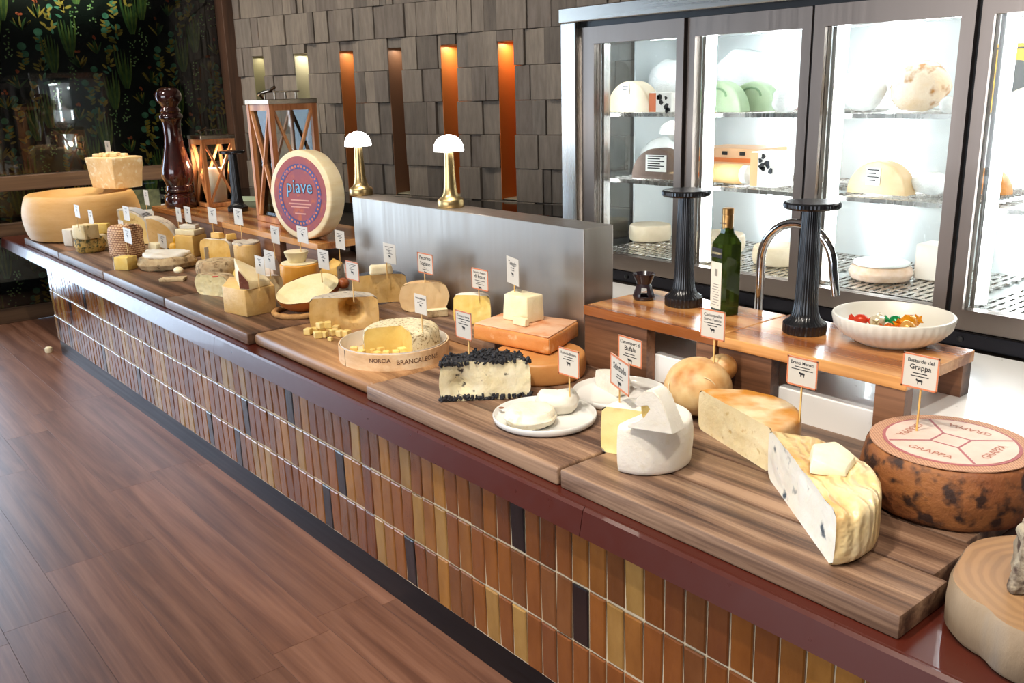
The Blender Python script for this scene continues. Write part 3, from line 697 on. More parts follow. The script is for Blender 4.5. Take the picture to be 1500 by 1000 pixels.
# ================================================================== PROPS ON THE RISERS AND PARTITION
ZR = .8555
M_brass = brushed('brass', '#cdb27c', .33, 'Z'); M_dome = emit('lamp_glass', '#fff8f2', 14)
P1, P2 = at(692, 299, 1.0805), at(550, 283, 1.0805)
t = thing('table_lamp', 'lit mushroom lamp with brass stem standing at the middle of the partition', 'lamp', (P1.x, 2.01, 1.0805), 0, 'mushroom lamps')
fin(lathe([(0, 0), (.048, 0), (.050, .003), (.050, .026), (.047, .030), (.036, .036), (.028, .05), (.0235, .075), (.020, .13), (.0175, .205), (.0, .205)], 36), 'stem', M_brass, t, 40)
fin(lathe([(0, .205), (.0555, .205), (.0565, .209), (.054, .226), (.046, .243), (.033, .256), (.016, .263), (0, .265)], 36), 'dome_shade', M_dome, t, 40)
copy_thing(t, (P2.x, 2.01, 1.0805), 0, 'lit mushroom lamp with brass stem at the end of the partition beside the lanterns')
M_blkc = plain('black_ceramic', '#18181a', .22)
t = thing('pillar_stand', 'black fluted pillar stand with disc top between oil burner and bottle', 'stand', (at(1001, 446, ZR).x, at(1001, 446, ZR).y, ZR), 0, 'black fluted pillar stands')
flu = lambda amp, nn: (lambda r, z, a, j: r * (1 + amp * math.cos(nn * a)) if r > .02 else r)
fin(lathe([(0, 0), (.054, 0), (.056, .003), (.056, .026), (.052, .030), (.040, .038), (.033, .055), (.029, .09), (.026, .2), (.0225, .325), (0, .325)], 96, flu(.022, 32)), 'column', M_blkc, t, 40)
fin(lathe([(0, .325), (.03, .325), (.066, .329), (.071, .334), (.071, .343), (.066, .347), (.0, .344)], 96, flu(.014, 48)), 'disc_top', M_blkc, t, 40)
P = at(1178, 486, ZR); s2 = copy_thing(t, (P.x, P.y, ZR), .3, 'black fluted pillar stand with disc top beside the fluted white bowl'); 
P = at(349, 309, ZR); copy_thing(t, (P.x, P.y, ZR), .1, 'black fluted pillar stand with disc top between the two lanterns')
# oil burner
P = at(943, 438, ZR)
t = thing('oil_burner', 'small dark brown ceramic oil burner with pierced waist', 'burner', P)
bm = lathe([(0, 0), (.030, 0), (.034, .006), (.033, .02), (.024, .046), (.021, .052)], 32)
holes = [f for f in bm.faces if .012 < f.calc_center_median().z < .046 and abs(((math.atan2(f.calc_center_median().y, f.calc_center_median().x) + 2 * PI) % (PI / 2)) - PI / 4) < .42]
bm2 = lathe([(0, 0), (.030, 0), (.034, .006), (.0345, .012), (.034, .018), (.031, .026), (.0275, .034), (.0245, .042), (.022, .048), (.021, .052)], 32)
hs = [f for f in bm2.faces if .011 < f.calc_center_median().z < .043 and abs(((math.atan2(f.calc_center_median().y, f.calc_center_median().x) + 2 * PI) % (PI / 2)) - PI / 4) < .40]
bm.free(); bmesh.ops.delete(bm2, geom=hs, context='FACES')
bmesh.ops.solidify(bm2, geom=bm2.faces[:], thickness=.003)
M_bur = plain('burner_glaze', '#2a2024', .2); fin(bm2, 'pierced_base', M_bur, t, 40)
fin(lathe([(0, .050), (.021, .050), (.024, .056), (.034, .078), (.036, .082), (.033, .083), (.022, .062), (0, .058)], 32), 'dish', M_bur, t, 40)
# olive oil bottle
P = at(1061, 459, ZR)
t = thing('oil_bottle', 'square dark green olive oil bottle with gold neck foil and cream label', 'bottle', P, -.25)
m, nt, b = new_mat('oil_glass'); b.inputs['Base Color'].default_value = (.05, .09, .012, 1); b.inputs['Transmission Weight'].default_value = .75; b.inputs['Roughness'].default_value = .04; b.inputs['IOR'].default_value = 1.4; M_oil = m
def octo(w, c): return [(-w + c, -w), (w - c, -w), (w, -w + c), (w, w - c), (w - c, w), (-w + c, w), (-w, w - c), (-w, -w + c)]
def stack(levels, mat, name, parent):
    bm = bmesh.new(); rows = []
    for z, w, c in levels: rows.append([bm.verts.new((x, y, z)) for x, y in octo(w, c)])
    bm.faces.new(rows[0][::-1]); bm.faces.new(rows[-1])
    for A, B in zip(rows, rows[1:]):
        for q in range(8): bm.faces.new((A[q], A[(q + 1) % 8], B[(q + 1) % 8], B[q]))
    return fin(bm, name, mat, parent)
stack([(0, .030, .010), (.004, .0325, .010), (.208, .0335, .010), (.236, .0175, .0075), (.252, .0145, .0058)], M_oil, 'glass_body', t)
fin(lathe([(0, .246), (.0155, .246), (.0158, .285), (.0152, .286), (.0152, .288), (.0162, .289), (.0162, .305), (.014, .307), (0, .307)], 28), 'gold_foil', plain('gold_foil', '#b58a55', .35, 1.), t, 40)
def lettering(strs, parent, mat, M4, name='lettering'):
    V, Fc = [], []
    for s, size, x, z, bold in strs:
        v, f = text_verts(s, size, bold); k = len(V)
        V += [tuple(M4 @ Vector((q[0] + x, 0, q[1] + z))) for q in v]; Fc += [tuple(i + k for i in p) for p in f]
    return pydata(name, V, Fc, mat, parent)
M_gold = plain('gold_ink', '#c9b98a', .5)
o = fin(box(-.0232, .0232, -.0345, -.0333, .020, .155), 'label', plain('cream_label', '#d9d2c0', .6), t)
bm = bmesh.new()
for q in range(9): add_box(bm, -.016 + (q % 3) * .003, .016 - (q % 2) * .004, -.0349, -.0344, .03 + q * .0075, .0318 + q * .0075)
add_box(bm, -.006, .006, -.0349, -.0344, .115, .135); fin(bm, 'label_print', plain('grey_ink', '#8b8478', .6), o)
fin(box(-.0232, .0232, -.0347, -.0335, .168, .196), 'name_band', M_ink, t)
lettering([('LAUDEMIO', .0082, 0, .178, .0002)], t, M_gold, Matrix.Translation((0, -.0352, 0)))
lettering([('LAUDEMIO', .006, 0, .262, .0002)], t, plain('foil_ink', '#6d4c28', .5), Matrix.Translation((0, -.0163, 0)))
# chrome tap behind the riser
P = Vector((aty(1112, 440, 2.36).x, 2.36, .7435))
t = thing('tap', 'tall chrome gooseneck tap arching behind the pillar stand', 'tap', P)
M_chr = plain('chrome', '#dcdcdc', .05, 1.)
X2 = aty(1222, 420, 2.36).x - P.x; R_ = X2 / 2 * .97
zt = aty(1170, 320, 2.36).z - .7435 - .014
pts = [(0, 0, 0), (0, 0, (zt - R_) * .5)] + [(R_ - R_ * math.cos(a), 0, zt - R_ + R_ * math.sin(a)) for a in [PI * k / 20 for k in range(0, 20)]] + [(2 * R_, 0, zt - R_ - .0), (2 * R_ + .006, 0, zt - R_ - .03)]
fin(tube(pts, .0135, 16), 'spout', M_chr, t, 60)
fin(tube([(2 * R_ + .006, 0, zt - R_ - .03), (2 * R_ + .014, 0, zt - R_ - .075)], .0125, 16), 'nozzle', M_chr, t, 40)
fin(lathe([(0, 0), (.026, 0), (.026, .008), (.016, .014), (0, .014)], 24), 'base_flange', M_chr, t, 40)
# fluted bowl with wrapped sweets
P = at(1305, 500, ZR)
t = thing('fluted_bowl', 'wide white fluted bowl holding wrapped sweets', 'bowl', P); k = mpp(P) * 84
fin(lathe([(0, 0), (k * .55, 0), (k * .60, .004), (k * .82, .022), (k * .96, .045), (k, .068), (k * .995, .073), (k * .96, .074), (k * .93, .068), (k * .86, .045), (k * .6, .016), (0, .012)], 128,
    lambda r, z, a, j: r * (1 + .012 * math.cos(40 * a)) if 2 <= j <= 5 else r), 'bowl', plain('bowl_glaze', '#d9d4c6', .35), t, 50)
BP = P
def sweet(c, ox, oy, oz, r, label):
    o = thing('wrapped_sweet', label, 'sweet', BP + Vector((ox, oy, oz)), ox * 40)
    mm = plain('foil_' + c[1:], c, .18, .35)
    bm = ball(r, r * .85, r * .8, 16, 10); jitter(bm, r * .12, 90, int(ox * 999), False); fin(bm, 'sweet', mm, o, 40)
    for s in (-1, 1):
        bm = lathe([(.002, 0), (r * .3, r * .3), (r * .55, r * .75), (r * .5, r * .7), (0, r * .2)], 10, lambda q, z, a, j: q * (1 + .3 * math.cos(5 * a)))
        bmesh.ops.rotate(bm, cent=(0, 0, 0), matrix=Matrix.Rotation(s * PI/2, 3, 'Y'), verts=bm.verts[:]); bmesh.ops.translate(bm, vec=(s * r * .9, 0, r * .8), verts=bm.verts[:]); fin(bm, 'twist', mm, o, 40)
sweet('#d8442a', -.075, -.02, .034, .018, 'red foil sweet in the fluted bowl'); sweet('#e3d4b4', -.03, -.02, .034, .022, 'white and gold foil sweet in the fluted bowl')
sweet('#1d8a4c', .0, .015, .036, .018, 'green foil sweet in the fluted bowl'); sweet('#e8951c', .035, .01, .036, .024, 'orange foil sweet in the fluted bowl')
sweet('#dca050', .055, -.03, .034, .022, 'pale amber foil sweet in the fluted bowl'); sweet('#d86a2a', .01, -.035, .034, .014, 'small copper foil sweet in the fluted bowl')
# ---- pepper mill
P = at(266, 303, ZR); hh = 163 * mpp(P) / .965; rr = 22 * mpp(P)
t = thing('pepper_mill', 'giant glossy dark mahogany pepper mill', 'pepper mill', P)
m = wood('mahogany', '#1c0a08', '#3a1510', '#54231a', 'Z', .8, .12, .03, .8)
pr = [(0, 0), (.95, 0), (1, .01), (1, .085), (.93, .095), (.96, .105), (.93, .118), (.80, .125), (.85, .135), (.9, .15), (.82, .165), (.84, .18), (.78, .19), (.85, .21), (1.02, .27), (.98, .33), (.80, .42), (.62, .52), (.55, .60), (.56, .68), (.62, .735), (.72, .745)]
fin(lathe([(a * rr, c * hh) for a, c in pr] + [(0, .745 * hh)], 36), 'body', m, t, 50)
pr = [(0, .746), (.74, .748), (.76, .765), (.68, .78), (.6, .79), (.66, .805), (.6, .82), (.5, .84), (.6, .865), (.78, .89), (.84, .92), (.8, .955), (.62, .985), (.3, .998), (0, 1)]
fin(lathe([(a * rr, c * hh) for a, c in pr], 36), 'head', m, t, 50)
# ---- lanterns
M_lan = wood('lantern_wood', '#a8622f', '#c98650', '#dca066', 'Z', .7, .45, .1); M_lm = plain('lantern_metal', '#8f7a66', .25, 1.); M_lg = clear_glass('lantern_glass', (.97, .98, .97), 1.3)
def lantern(label, P, w, h, rz, candle):
    t = thing('wooden_lantern', label, 'lantern', P, rz, 'wooden lanterns with crossed braces'); a = w / 2; pw = w * .105
    fin(box(-a, a, -a, a, .0005, w * .11, .002, 1), 'base', M_lan, t)
    for sx in (-1, 1):
        for sy in (-1, 1): fin(box(sx * a - (pw if sx > 0 else 0), sx * a + (0 if sx > 0 else pw), sy * a - (pw if sy > 0 else 0), sy * a + (0 if sy > 0 else pw), w * .11, h - .02), 'post', M_lan, t)
    for q in range(4):
        rot = Matrix.Rotation(q * PI / 2, 4, 'Z')
        bm = bmesh.new(); y = -a + pw * .4
        bar(bm, (-a + pw, y, w * .12), (a - pw, y, h - .05), pw * .62, .012); bar(bm, (a - pw, y + .003, w * .12), (-a + pw, y + .003, h - .05), pw * .62, .012)
        bmesh.ops.transform(bm, matrix=rot, verts=bm.verts[:]); fin(bm, 'cross_brace', M_lan, t)
        bm = box(-a + pw, a - pw, -a + .004, -a + pw, h - .05, h - .02); bmesh.ops.transform(bm, matrix=rot, verts=bm.verts[:]); fin(bm, 'top_rail', M_lan, t)
        bm = box(-a + pw, a - pw, -a + pw * .8, -a + pw * .8 + .003, w * .11, h - .05); bmesh.ops.transform(bm, matrix=rot, verts=bm.verts[:]); fin(bm, 'glass_pane', M_lg, t)
    fin(box(-a - .004, a + .004, -a - .004, a + .004, h - .02, h + .004, .002, 1), 'metal_cap', M_lm, t)
    bm = bmesh.new(); c = w * .22
    bm.free()
    for s in (-1, 1):
        for s2 in (-1, 1): bm = bmesh.new(); bar(bm, (s * c, s2 * c, h), (s * c, s2 * c, h + w * .14), .008, .008); fin(bm, 'vent_leg', M_lm, t)
    fin(box(-c * 1.25, c * 1.25, -c * 1.25, c * 1.25, h + w * .14, h + w * .17, .001, 1), 'vent_cap', M_lm, t)
    fin(tube([(-a * .9, -a * .3, h + .01), (-a * .75, -a * .55, h + w * .12), (-a * .2, -a * .62, h + w * .15), (a * .35, -a * .62, h + w * .17), (a * .62, -a * .5, h + w * .24)], w * .03, 8), 'handle', M_lm, t, 60)
    if candle:
        o = thing('pillar_candle', 'thick ivory pillar candle inside the small lantern', 'candle', P + Vector((0, 0, w * .11 + .0008)))
        fin(lathe([(0, 0), (w * .27, 0), (w * .28, .004), (w * .28, h * .47), (w * .25, h * .485), (w * .2, h * .47), (0, h * .46)], 32), 'wax', cheese('ivory_wax', '#f2e6cf', '#f8efdd', 6, .4, .1, sss=.2), o, 40); cl = light('candle_led', 'POINT', (0, 0, 0), (0, 0, -1), 5, (1, .82, .6), shadow_soft_size=.02); cl.parent = o; cl.location = (0, 0, h * .62); cl['kind'] = 'light'
        fin(tube([(0, 0, h * .46), (.003, 0, h * .49)], .002, 6), 'wick', M_ink, o)
    return t
P = at(427, 322, ZR); m_ = mpp(P); lantern('tall wooden lantern with crossed braces behind the labelled wheel', P + Vector((0, .0, 0)), .265, 164 * m_ / .965, .0, False)
P = at(320, 300, ZR); m_ = mpp(P); lantern('small wooden lantern with a candle inside beside the pepper mill', P, .205, 96 * m_ / .965, .0, True)
# ---- standing labelled wheel leaning against the tall lantern
P = Vector((aty(450, 285, 1.965).x, 1.965, ZR)); k = mpp(P); rp = 62 * k / .98; th = .088
t = thing('labelled_cheese', 'upright pale wheel with a round red printed label leaning on the tall lantern', 'cheese', P, math.radians(15))
tilt = Matrix.Translation((0, 0, rp + .001)) @ Matrix.Rotation(PI/2 - .05, 4, 'X')   # local z of the wheel -> towards the room
def tl(bm, name, mat, sm=40): bmesh.ops.transform(bm, matrix=tilt, verts=bm.verts[:]); return fin(bm, name, mat, t, sm)
bm = wheel(rp, th, .008, .002, 64); bmesh.ops.translate(bm, vec=(0, 0, -th / 2), verts=bm.verts[:]); tl(bm, 'wheel', cheese('cream_rind', '#e6cf9e', '#f2e4c2', 5, .45, .25, 50, stretch=(1, 1, 6)))
def ringd(r0, r1, z): return lathe([(r0, z), (r1, z), (r1, z + .0008), (r0, z + .0008)] if r0 > 0 else [(0, z), (r1, z), (r1, z + .0008), (0, z + .0008)], 56)
zf = th / 2
tl(ringd(0, rp * .86, zf), 'label_disc', cheese('label_red', '#8c4a58', '#a5524c', 9, .5, .05, sss=0, spot='#b8603f', sscale=26, samt=.62))
tl(ringd(rp * .58, rp * .70, zf + .001), 'label_ring', cheese('label_blue', '#3d4474', '#54508a', 12, .5, .05, sss=0, spot='#a8566a', sscale=40, samt=.6))
V, Fc = [], []
for q in range(40):
    a = 2 * PI * q / 40; kk = len(V)
    for w_ in range(6): V.append(tuple(tilt @ Vector((rp * .64 * math.cos(a) + .006 * math.cos(w_ * PI / 3), rp * .64 * math.sin(a) + .006 * math.sin(w_ * PI / 3), zf + .0022))))
    Fc.append(tuple(range(kk, kk + 6)))
pydata('ring_dots', V, Fc, plain('label_orange', '#d9794a', .5), t)
V, Fc = [], []; Vc, Fcc = [], []
v_, f_ = text_verts('piave', rp * .44, .0022)
pydata('word_outline', [tuple(tilt @ Vector((p[0] * .95, p[1] + rp * .05, zf + .0024))) for p in v_], f_, plain('word_navy', '#23324f', .5), t)
v_, f_ = text_verts('piave', rp * .44, .0)
pydata('word', [tuple(tilt @ Vector((p[0] * .95, p[1] + rp * .05, zf + .0030))) for p in v_], f_, plain('word_sky', '#7fb2d6', .5), t)
bm = bmesh.new()
for q, (w_, yy) in enumerate(((.5, -.12), (.62, -.2), (.5, -.27), (.3, -.42))): add_box(bm, -rp * w_ * .6, rp * w_ * .6, rp * yy - .003, rp * yy + .003, zf + .0012, zf + .0018)
tl(bm, 'small_print', plain('label_pink', '#d39a8c', .5))
# ================================================================== CHEESES
K_white = cheese('bloom_white', '#dcd4c4', '#eae4d6', 12, .6, .35, 60); K_ivory = cheese('ivory_paste', '#ecdcae', '#f3e7c4', 16, .45, .3, 50)
K_straw = cheese('straw_paste', '#d0a55c', '#deba7c', 14, .45, .3, 45, spot='#c79c55', sscale=55, samt=.68); K_gold = cheese('golden_paste', '#dba84e', '#e8c172', 12, .4, .3, 45)
K_yel = cheese('yellow_paste', '#eac45c', '#f2d988', 14, .4, .3, 50); K_parm = cheese('parmesan_rind', '#cf9d58', '#dcb274', 5, .5, .25, 60, stretch=(1, 1, 4)); K_parmp = cheese('parmesan_paste', '#e3bf83', '#efd7a8', 20, .6, .6, 40, spot='#f8ecd0', sscale=30, samt=.63)
K_tomme = cheese('tomme_rind', '#a98a62', '#c9b48c', 22, .8, .7, 55, spot='#7d6544', sscale=40, samt=.6); K_weave = None
K_orange = cheese('orange_rind_wash', '#cc7a33', '#dd9550', 10, .4, .3, 50, spot='#e7b98a', sscale=24, samt=.64); K_oran2 = cheese('amber_drum', '#dd9632', '#eab04e', 7, .35, .2, 40)
K_red = cheese('red_rind', '#7c3a22', '#93502f', 26, .5, .5, 70, spot='#c98a5c', sscale=90, samt=.66)
K_grey = cheese('grey_bloom', '#b9ad9b', '#d6cbb8', 16, .75, .4, 70, spot='#8b8074', sscale=50, samt=.64)
K_brownp = cheese('brown_net_rind', '#7a4426', '#98602f', 7, .6, .7, 40, spot='#331c12', sscale=30, samt=.55, soft=.07)
K_blk = cheese('black_rind', '#23222a', '#3a3a44', 20, .4, .5, 70)
# woven basket skin
m, nt, b = new_mat('basket_rind'); v = coords(nt); br = N(nt, 'ShaderNodeTexBrick', _Scale=1.)
tc = N(nt, 'ShaderNodeTexCoord'); sp = N(nt, 'ShaderNodeSeparateXYZ'); nt.links.new(tc.outputs['Object'], sp.inputs[0]); ad = N(nt, 'ShaderNodeMath', operation='ADD'); nt.links.new(sp.outputs[0], ad.inputs[0]); nt.links.new(sp.outputs[1], ad.inputs[1])
cb = N(nt, 'ShaderNodeCombineXYZ'); nt.links.new(ad.outputs[0], cb.inputs[0]); nt.links.new(sp.outputs[2], cb.inputs[1]); nt.links.new(cb.outputs[0], br.inputs['Vector'])
br.inputs['Scale'].default_value = 30.; br.inputs['Mortar Size'].default_value = .07; br.inputs['Brick Width'].default_value = .7; br.inputs['Row Height'].default_value = .35
br.inputs['Color1'].default_value = (*rgb('#dcb88e'), 1); br.inputs['Color2'].default_value = (*rgb('#c99c6e'), 1); br.inputs['Mortar'].default_value = (*rgb('#855231'), 1)
nt.links.new(br.outputs[0], b.inputs['Base Color']); bump(nt, b, br.outputs['Fac'], -.8, .004); b.inputs['Roughness'].default_value = .6; K_weave = m
def M_(P): return mpp(P)
def pl(px, py, wpx, ymax=1.897):   # place a footprint of wpx pixels, kept clear of the risers and the ledge
    P = at(px, py)
    for q in range(6):
        r = wpx / 2 * mpp(P)
        if P.y + r > ymax: s = (ymax - r) / P.y; P = Vector((P.x * s, P.y * s, P.z))
    return P
def deg(a): return math.radians(a)
def solid(name, label, P, bm, mat, rz=0., group=None, smooth=40, cat='cheese', rot=None):
    o = fin(bm, name, mat, None, smooth, P, rot or (0, 0, rz)); return tag(o, label, cat, group)
def up(P, z): return Vector((P[0], P[1], z))
E_ = .0006
# ---- A: far end
P = at(126, 345); k = M_(P); r1 = 79 * k; h1 = 62 * k / .97
t = thing('hollow_cheese', 'giant golden hard-cheese wheel hollowed out on top', 'cheese', P)
pr = [(0, 0), (r1 * .80, 0), (r1 * .84, .008)] + [(r1 * (.84 + .16 * math.sin(PI * (.12 + .76 * q / 8)) ** .8), .01 + (h1 - .02) * q / 8) for q in range(9)] + [(r1 * .86, h1), (r1 * .80, h1 - .004), (r1 * .74, h1 - .03), (r1 * .5, h1 - .045), (0, h1 - .05)]
bm = lathe(pr, 56); jitter(bm, .003, 9, 1); fin(bm, 'wheel', K_parm, t, 50)
A1z = P.z + h1 - .045
Q = at(172, 275, P.z + h1 + .0); Q = up(Q, A1z + .0)
k = M_(Q); hw = 44 * k
t = thing('cheese_wedge', 'upright hard-cheese wedge piled with crumbs on the hollow wheel', 'cheese', (Q.x, Q.y, P.z + h1 + .004), deg(25))
w = 62 * k
bm = prism([(-w * .5, -w * .28), (w * .42, -w * .42), (w * .5, w * .3), (-w * .3, w * .42)], hw, 0, .008, 2, 1.16, 3, .004, 22, 3); fin(bm, 'wedge', K_parmp, t, 40)
for q in range(12):
    bm = rbox(.035 + .02 * random.random(), .03, .022, .004, 1, .9, 1, .003, 40, q); fin(bm, 'crumb', K_parmp, t, 40, (random.uniform(-.09, .10), random.uniform(-.07, .07), hw + .0 + (q % 2) * .006), (0, 0, random.random() * 3))
P = at(107, 359); k = M_(P); solid('white_cheese_block', 'small white cheese block at the foot of the hollow wheel', P, rbox(17 * k, 17 * k, 24 * k, .006, 2, 1., 1, .002), K_white, .5)
P = at(134, 368); k = M_(P); r = 20 * k; h = 21 * k; solid('herb_cheese', 'olive-flecked herb-crusted round cheese with a block on top', P, wheel(r, h, .02, .006, 36, .006, 30, 2), cheese('herb_crust', '#b08b3c', '#cba75a', 20, .7, .8, 60, spot='#4c4a22', sscale=55, samt=.54))
z = P.z + h + .002
Q = at(127, 349, z); solid('veined_block', 'pale blue-veined block resting on the herb-crusted cheese', up(Q, z), rbox(28 * k, 24 * k, 20 * k, .006, 2, 1, 2, .003), cheese('veined_paste', '#d8bf83', '#e8d7a8', 14, .5, .4, 50, spot='#8a7a48', sscale=30, samt=.64), .35)
P2_ = at(152, 362); k2 = M_(P2_); solid('small_round', 'small cream round under the yellow oblong piece', P2_, wheel(9 * k2, 21 * k2, .008, .002), K_ivory)
solid('yellow_oblong', 'yellow oblong piece lying on the small cream round', up(P2_, P2_.z + 21 * k2 + E_), rbox(24 * k2, 13 * k2, 14 * k2, .006, 2, 1, 1, .002), K_yel, .9)
P = at(188, 377); k = M_(P); solid('basket_cheese', 'tall cheese with a woven basket pattern pressed into its brown rind', P, rbox(40 * k, 40 * k, 48 * k, .03, 4, .96, 2, .004, 20, 5), K_weave, .35); zBask = P.z + 48 * k
P = at(186, 394); k = M_(P); solid('cheese_cube_large', 'yellow cube with one white rind side before the basket cheese', P, rbox(24 * k, 22 * k, 19 * k, .005, 2, 1, 1, .002), K_yel, .55)
fin(prism([(-12 * k, -11 * k), (-12 * k - .004, -11 * k), (-12 * k - .004, 11 * k), (-12 * k, 11 * k)], 19 * k), 'white_rind', K_white, bpy.data.objects['cheese_cube_large'])
P = at(245, 391); k = M_(P); t = thing('soft_flat_cheese', 'flat grainy-rinded soft cheese with a torn creamy top', 'cheese', P)
fin(wheel(39 * k, 17 * k, .02, .006, 44, .010, 16, 8), 'rind', K_tomme, t, 40)
bm = wheel(33 * k, 7 * k, .012, 0, 40, .012, 18, 4); fin(bm, 'creamy_top', K_white, t, 40, (-.01, .01, 14.5 * k))
P = at(254, 411); k = M_(P); solid('crust_slice', 'thin crusty slice lying beside the tomme half', P, rbox(36 * k, 20 * k, 5 * k, .004, 2, 1, 2, .004, 30, 3), K_tomme, .9)
solid('soft_morsel', 'small soft morsel on the crusty slice', up(at(262, 400, P.z + 6 * k), P.z + 5.6 * k), ball(9 * k, 7 * k, 5 * k, 14, 8), K_ivory)
def standing_quarter(label, P, r, th, rz, rind, paste, band):
    t = thing('standing_quarter', label, 'cheese', P, rz)
    A, B = sector(r, th, 0, PI / 2 * 1.05, .01, .0, 24, .002)
    RX = Matrix.Rotation(PI/2, 4, 'X')
    for bm in (A, B): bmesh.ops.transform(bm, matrix=Matrix.Translation((-r / 2, th / 2, .006)) @ RX, verts=bm.verts[:])
    fin(A, 'rind', rind, t, 40); fin(B, 'cut_face', paste, t, 40)
    fin(prism([(x, z) for x, z in [(0, 0)] + [((r - .008) * math.cos(a), (r - .008) * math.sin(a)) for a in [PI/2 * q / 12 for q in range(13)]]], .001), 'paste', paste, t, None, (-r / 2, -th / 2 - .0002, .006), (PI/2, 0, 0))
    if band:
        o = fin(lathe([(r + .002, th * .15), (r + .0035, th * .15), (r + .0035, th * .9), (r + .002, th * .9)], 20, None, .12, 1.35), 'paper_band', plain('grey_paper_' + band, '#c4c6c8', .5), t, 40, (-r / 2, th / 2, .006), (PI/2, 0, 0))
        V, Fc = [], []
        rb = r + .0039
        for row in range(3):
            v_, f_ = text_verts(('IIHIOIHI', 'HIOIIHIO', 'IHIIOIHI')[row] if False else '|||| || |||', .034, .001); kk = len(V)
            for q in v_: a = .75 - q[0] / rb; V.append((rb * math.cos(a), rb * math.sin(a), th * (.22 + .22 * row) + q[1])); 
            Fc += [tuple(i + kk for i in p) for p in f_]
        pydata('band_marks', V, Fc, M_ink, o)
    return t
P = pl(213, 352, 60); k = M_(P); standing_quarter('upright yellow quarter wheel with a grey printed paper band', P, 50 * k, .13, facing(P) - deg(28) + PI/2, K_grey, cheese('holey_paste', '#e2bf6f', '#ecd292', 12, .4, .2, 50, spot='#b98c42', sscale=36, samt=.68), 'a')
P = Vector((-5.29, 1.80, ZB)); k = M_(P); standing_quarter('plain upright quarter wheel behind the one with the paper band', P, 45 * k, .08, facing(P) - deg(28) + PI/2, K_grey, K_straw, None)
P = Vector((at(222, 330).x, 1.93, .7435)); P = at(213, 306, .7435)
o = fin(box(-.09, .09, -.003, .003, 0, .14), 'leaflet', cheese('photo_card', '#2f3a2a', '#6b7050', 20, .4, .0, sss=0), None, None, (aty(216, 300, 2.15).x, 2.15, .7437), (0, 0, facing(P) + PI/2)); tag(o, 'dark printed leaflet standing behind the banded quarter wheel', 'card')
P = Vector((-4.95, 1.615, ZB)); k = M_(P); solid('white_wedge', 'lower white soft wedge behind the flat soft cheese', P, prism([(-.05, -.035), (.05, -.03), (.035, .04)], 15 * k, 0, .006, 2, .9, 2, .003), K_white, .3)
P = Vector((-5.075, 1.668, ZB)); k = M_(P); solid('white_wedge', 'taller white soft wedge behind the flat soft cheese', P, prism([(-.045, -.03), (.05, -.035), (.04, .04), (-.02, .04)], 19 * k, 0, .006, 2, .95, 2, .003), K_ivory, .2)
P = pl(281, 361, 46); k = M_(P); t = thing('yellow_block', 'butter-yellow block cheese stacked with pale slices', 'cheese', P, .45); h = 31 * k; fin(rbox(34 * k, 30 * k, h, .006, 2, 1, 2, .002), 'block', K_gold, t, 40)
zz = P.z + h + E_
solid('pale_slice', 'lower pale slice stacked on the butter-yellow block', up(P, zz), rbox(34 * k, 24 * k, 8 * k, .004, 2, 1, 1, .002), K_ivory, .5); solid('pale_slice', 'upper pale slice stacked on the butter-yellow block', up(P, zz + 8 * k + E_), rbox(24 * k, 16 * k, 6 * k, .004, 2, 1, 1, .002), K_white, .8)
P = Vector((-5.085, 1.79, ZB)); k = M_(P); solid('orange_chunk', 'bright orange-yellow craggy chunk beside the yellow block', P, rbox(22 * k, 22 * k, 15 * k, .01, 2, .9, 3, .008, 20, 6), cheese('vivid_yellow', '#eaa51e', '#f4c63c', 12, .4)); 
solid('orange_chunk', 'second bright yellow chunk perched on the craggy one', up(P + Vector((.03, .0, 0)), P.z + 15 * k + .001), rbox(16 * k, 14 * k, 10 * k, .008, 2, .85, 3, .007, 24, 9), bpy.data.materials['vivid_yellow'], .6)
P = pl(316, 377, 64); k = M_(P); f0 = facing(P) - deg(50); h = 37 * k
cut_cheese('bloomy_half', 'thick bloomy half cheese with golden cut face and slices on top', P, 31 * k, h, f0 + deg(90), f0 + deg(270), K_white, K_gold, rd=.03, bulge=.006, amp=.004, seed=4)
for q, (dx, dy) in enumerate(((-.05, 0), (.05, .03))):
    solid('orange_slice', ('long orange slice on the bloomy half cheese', 'short orange slice on the bloomy half cheese')[q], up(P + Vector((dx, dy, 0)) + Vector((.03, .03, 0)), P.z + h + .005), rbox((20, 15)[q] * k, 11 * k, 8 * k, .004, 2, .9, 1, .003), K_gold, .3 + q)
P = pl(364, 381, 40); k = M_(P); t = thing('tall_cylinder_cheese', 'tall straw cylinder cheese with a crinkled grey top', 'cheese', P)
h = 42 * k; fin(wheel(19 * k, h, .008, .001, 36, .002), 'body', K_straw, t, 40); fin(wheel(18.5 * k, .012, .004, 0, 36, .008, 30), 'crinkled_top', K_grey, t, 40, (0, 0, h - .004)); zTall = P.z + h
P = pl(359, 391, 34, 1.79); k = M_(P); solid('yellow_dome', 'small domed yellow piece before the tall cylinder cheese', P, prism([(-.06, -.05), (.06, -.05), (.06, .04), (-.06, .04)], 21 * k, 0, .018, 3, .55, 2, .004), K_yel, .4)
P = at(302, 409); k = M_(P); solid('tomme_half', 'grey-brown tomme half behind the other one', P + Vector((0, .06, 0)), wheel(29 * k, 27 * k, .02, .005, 40, .006, 20, 2), K_tomme)
P = at(312, 433); k = M_(P); f0 = facing(P) - deg(48); h = 31 * k
cut_cheese('tomme_half', 'grey-brown tomme half with pale cut face and a red stamp on top', P, 33 * k, h, f0 + deg(90), f0 + deg(270), K_tomme, cheese('pale_paste', '#d9c68c', '#e6d8a8', 16, .5), rd=.025, bulge=.004, amp=.006, seed=6)
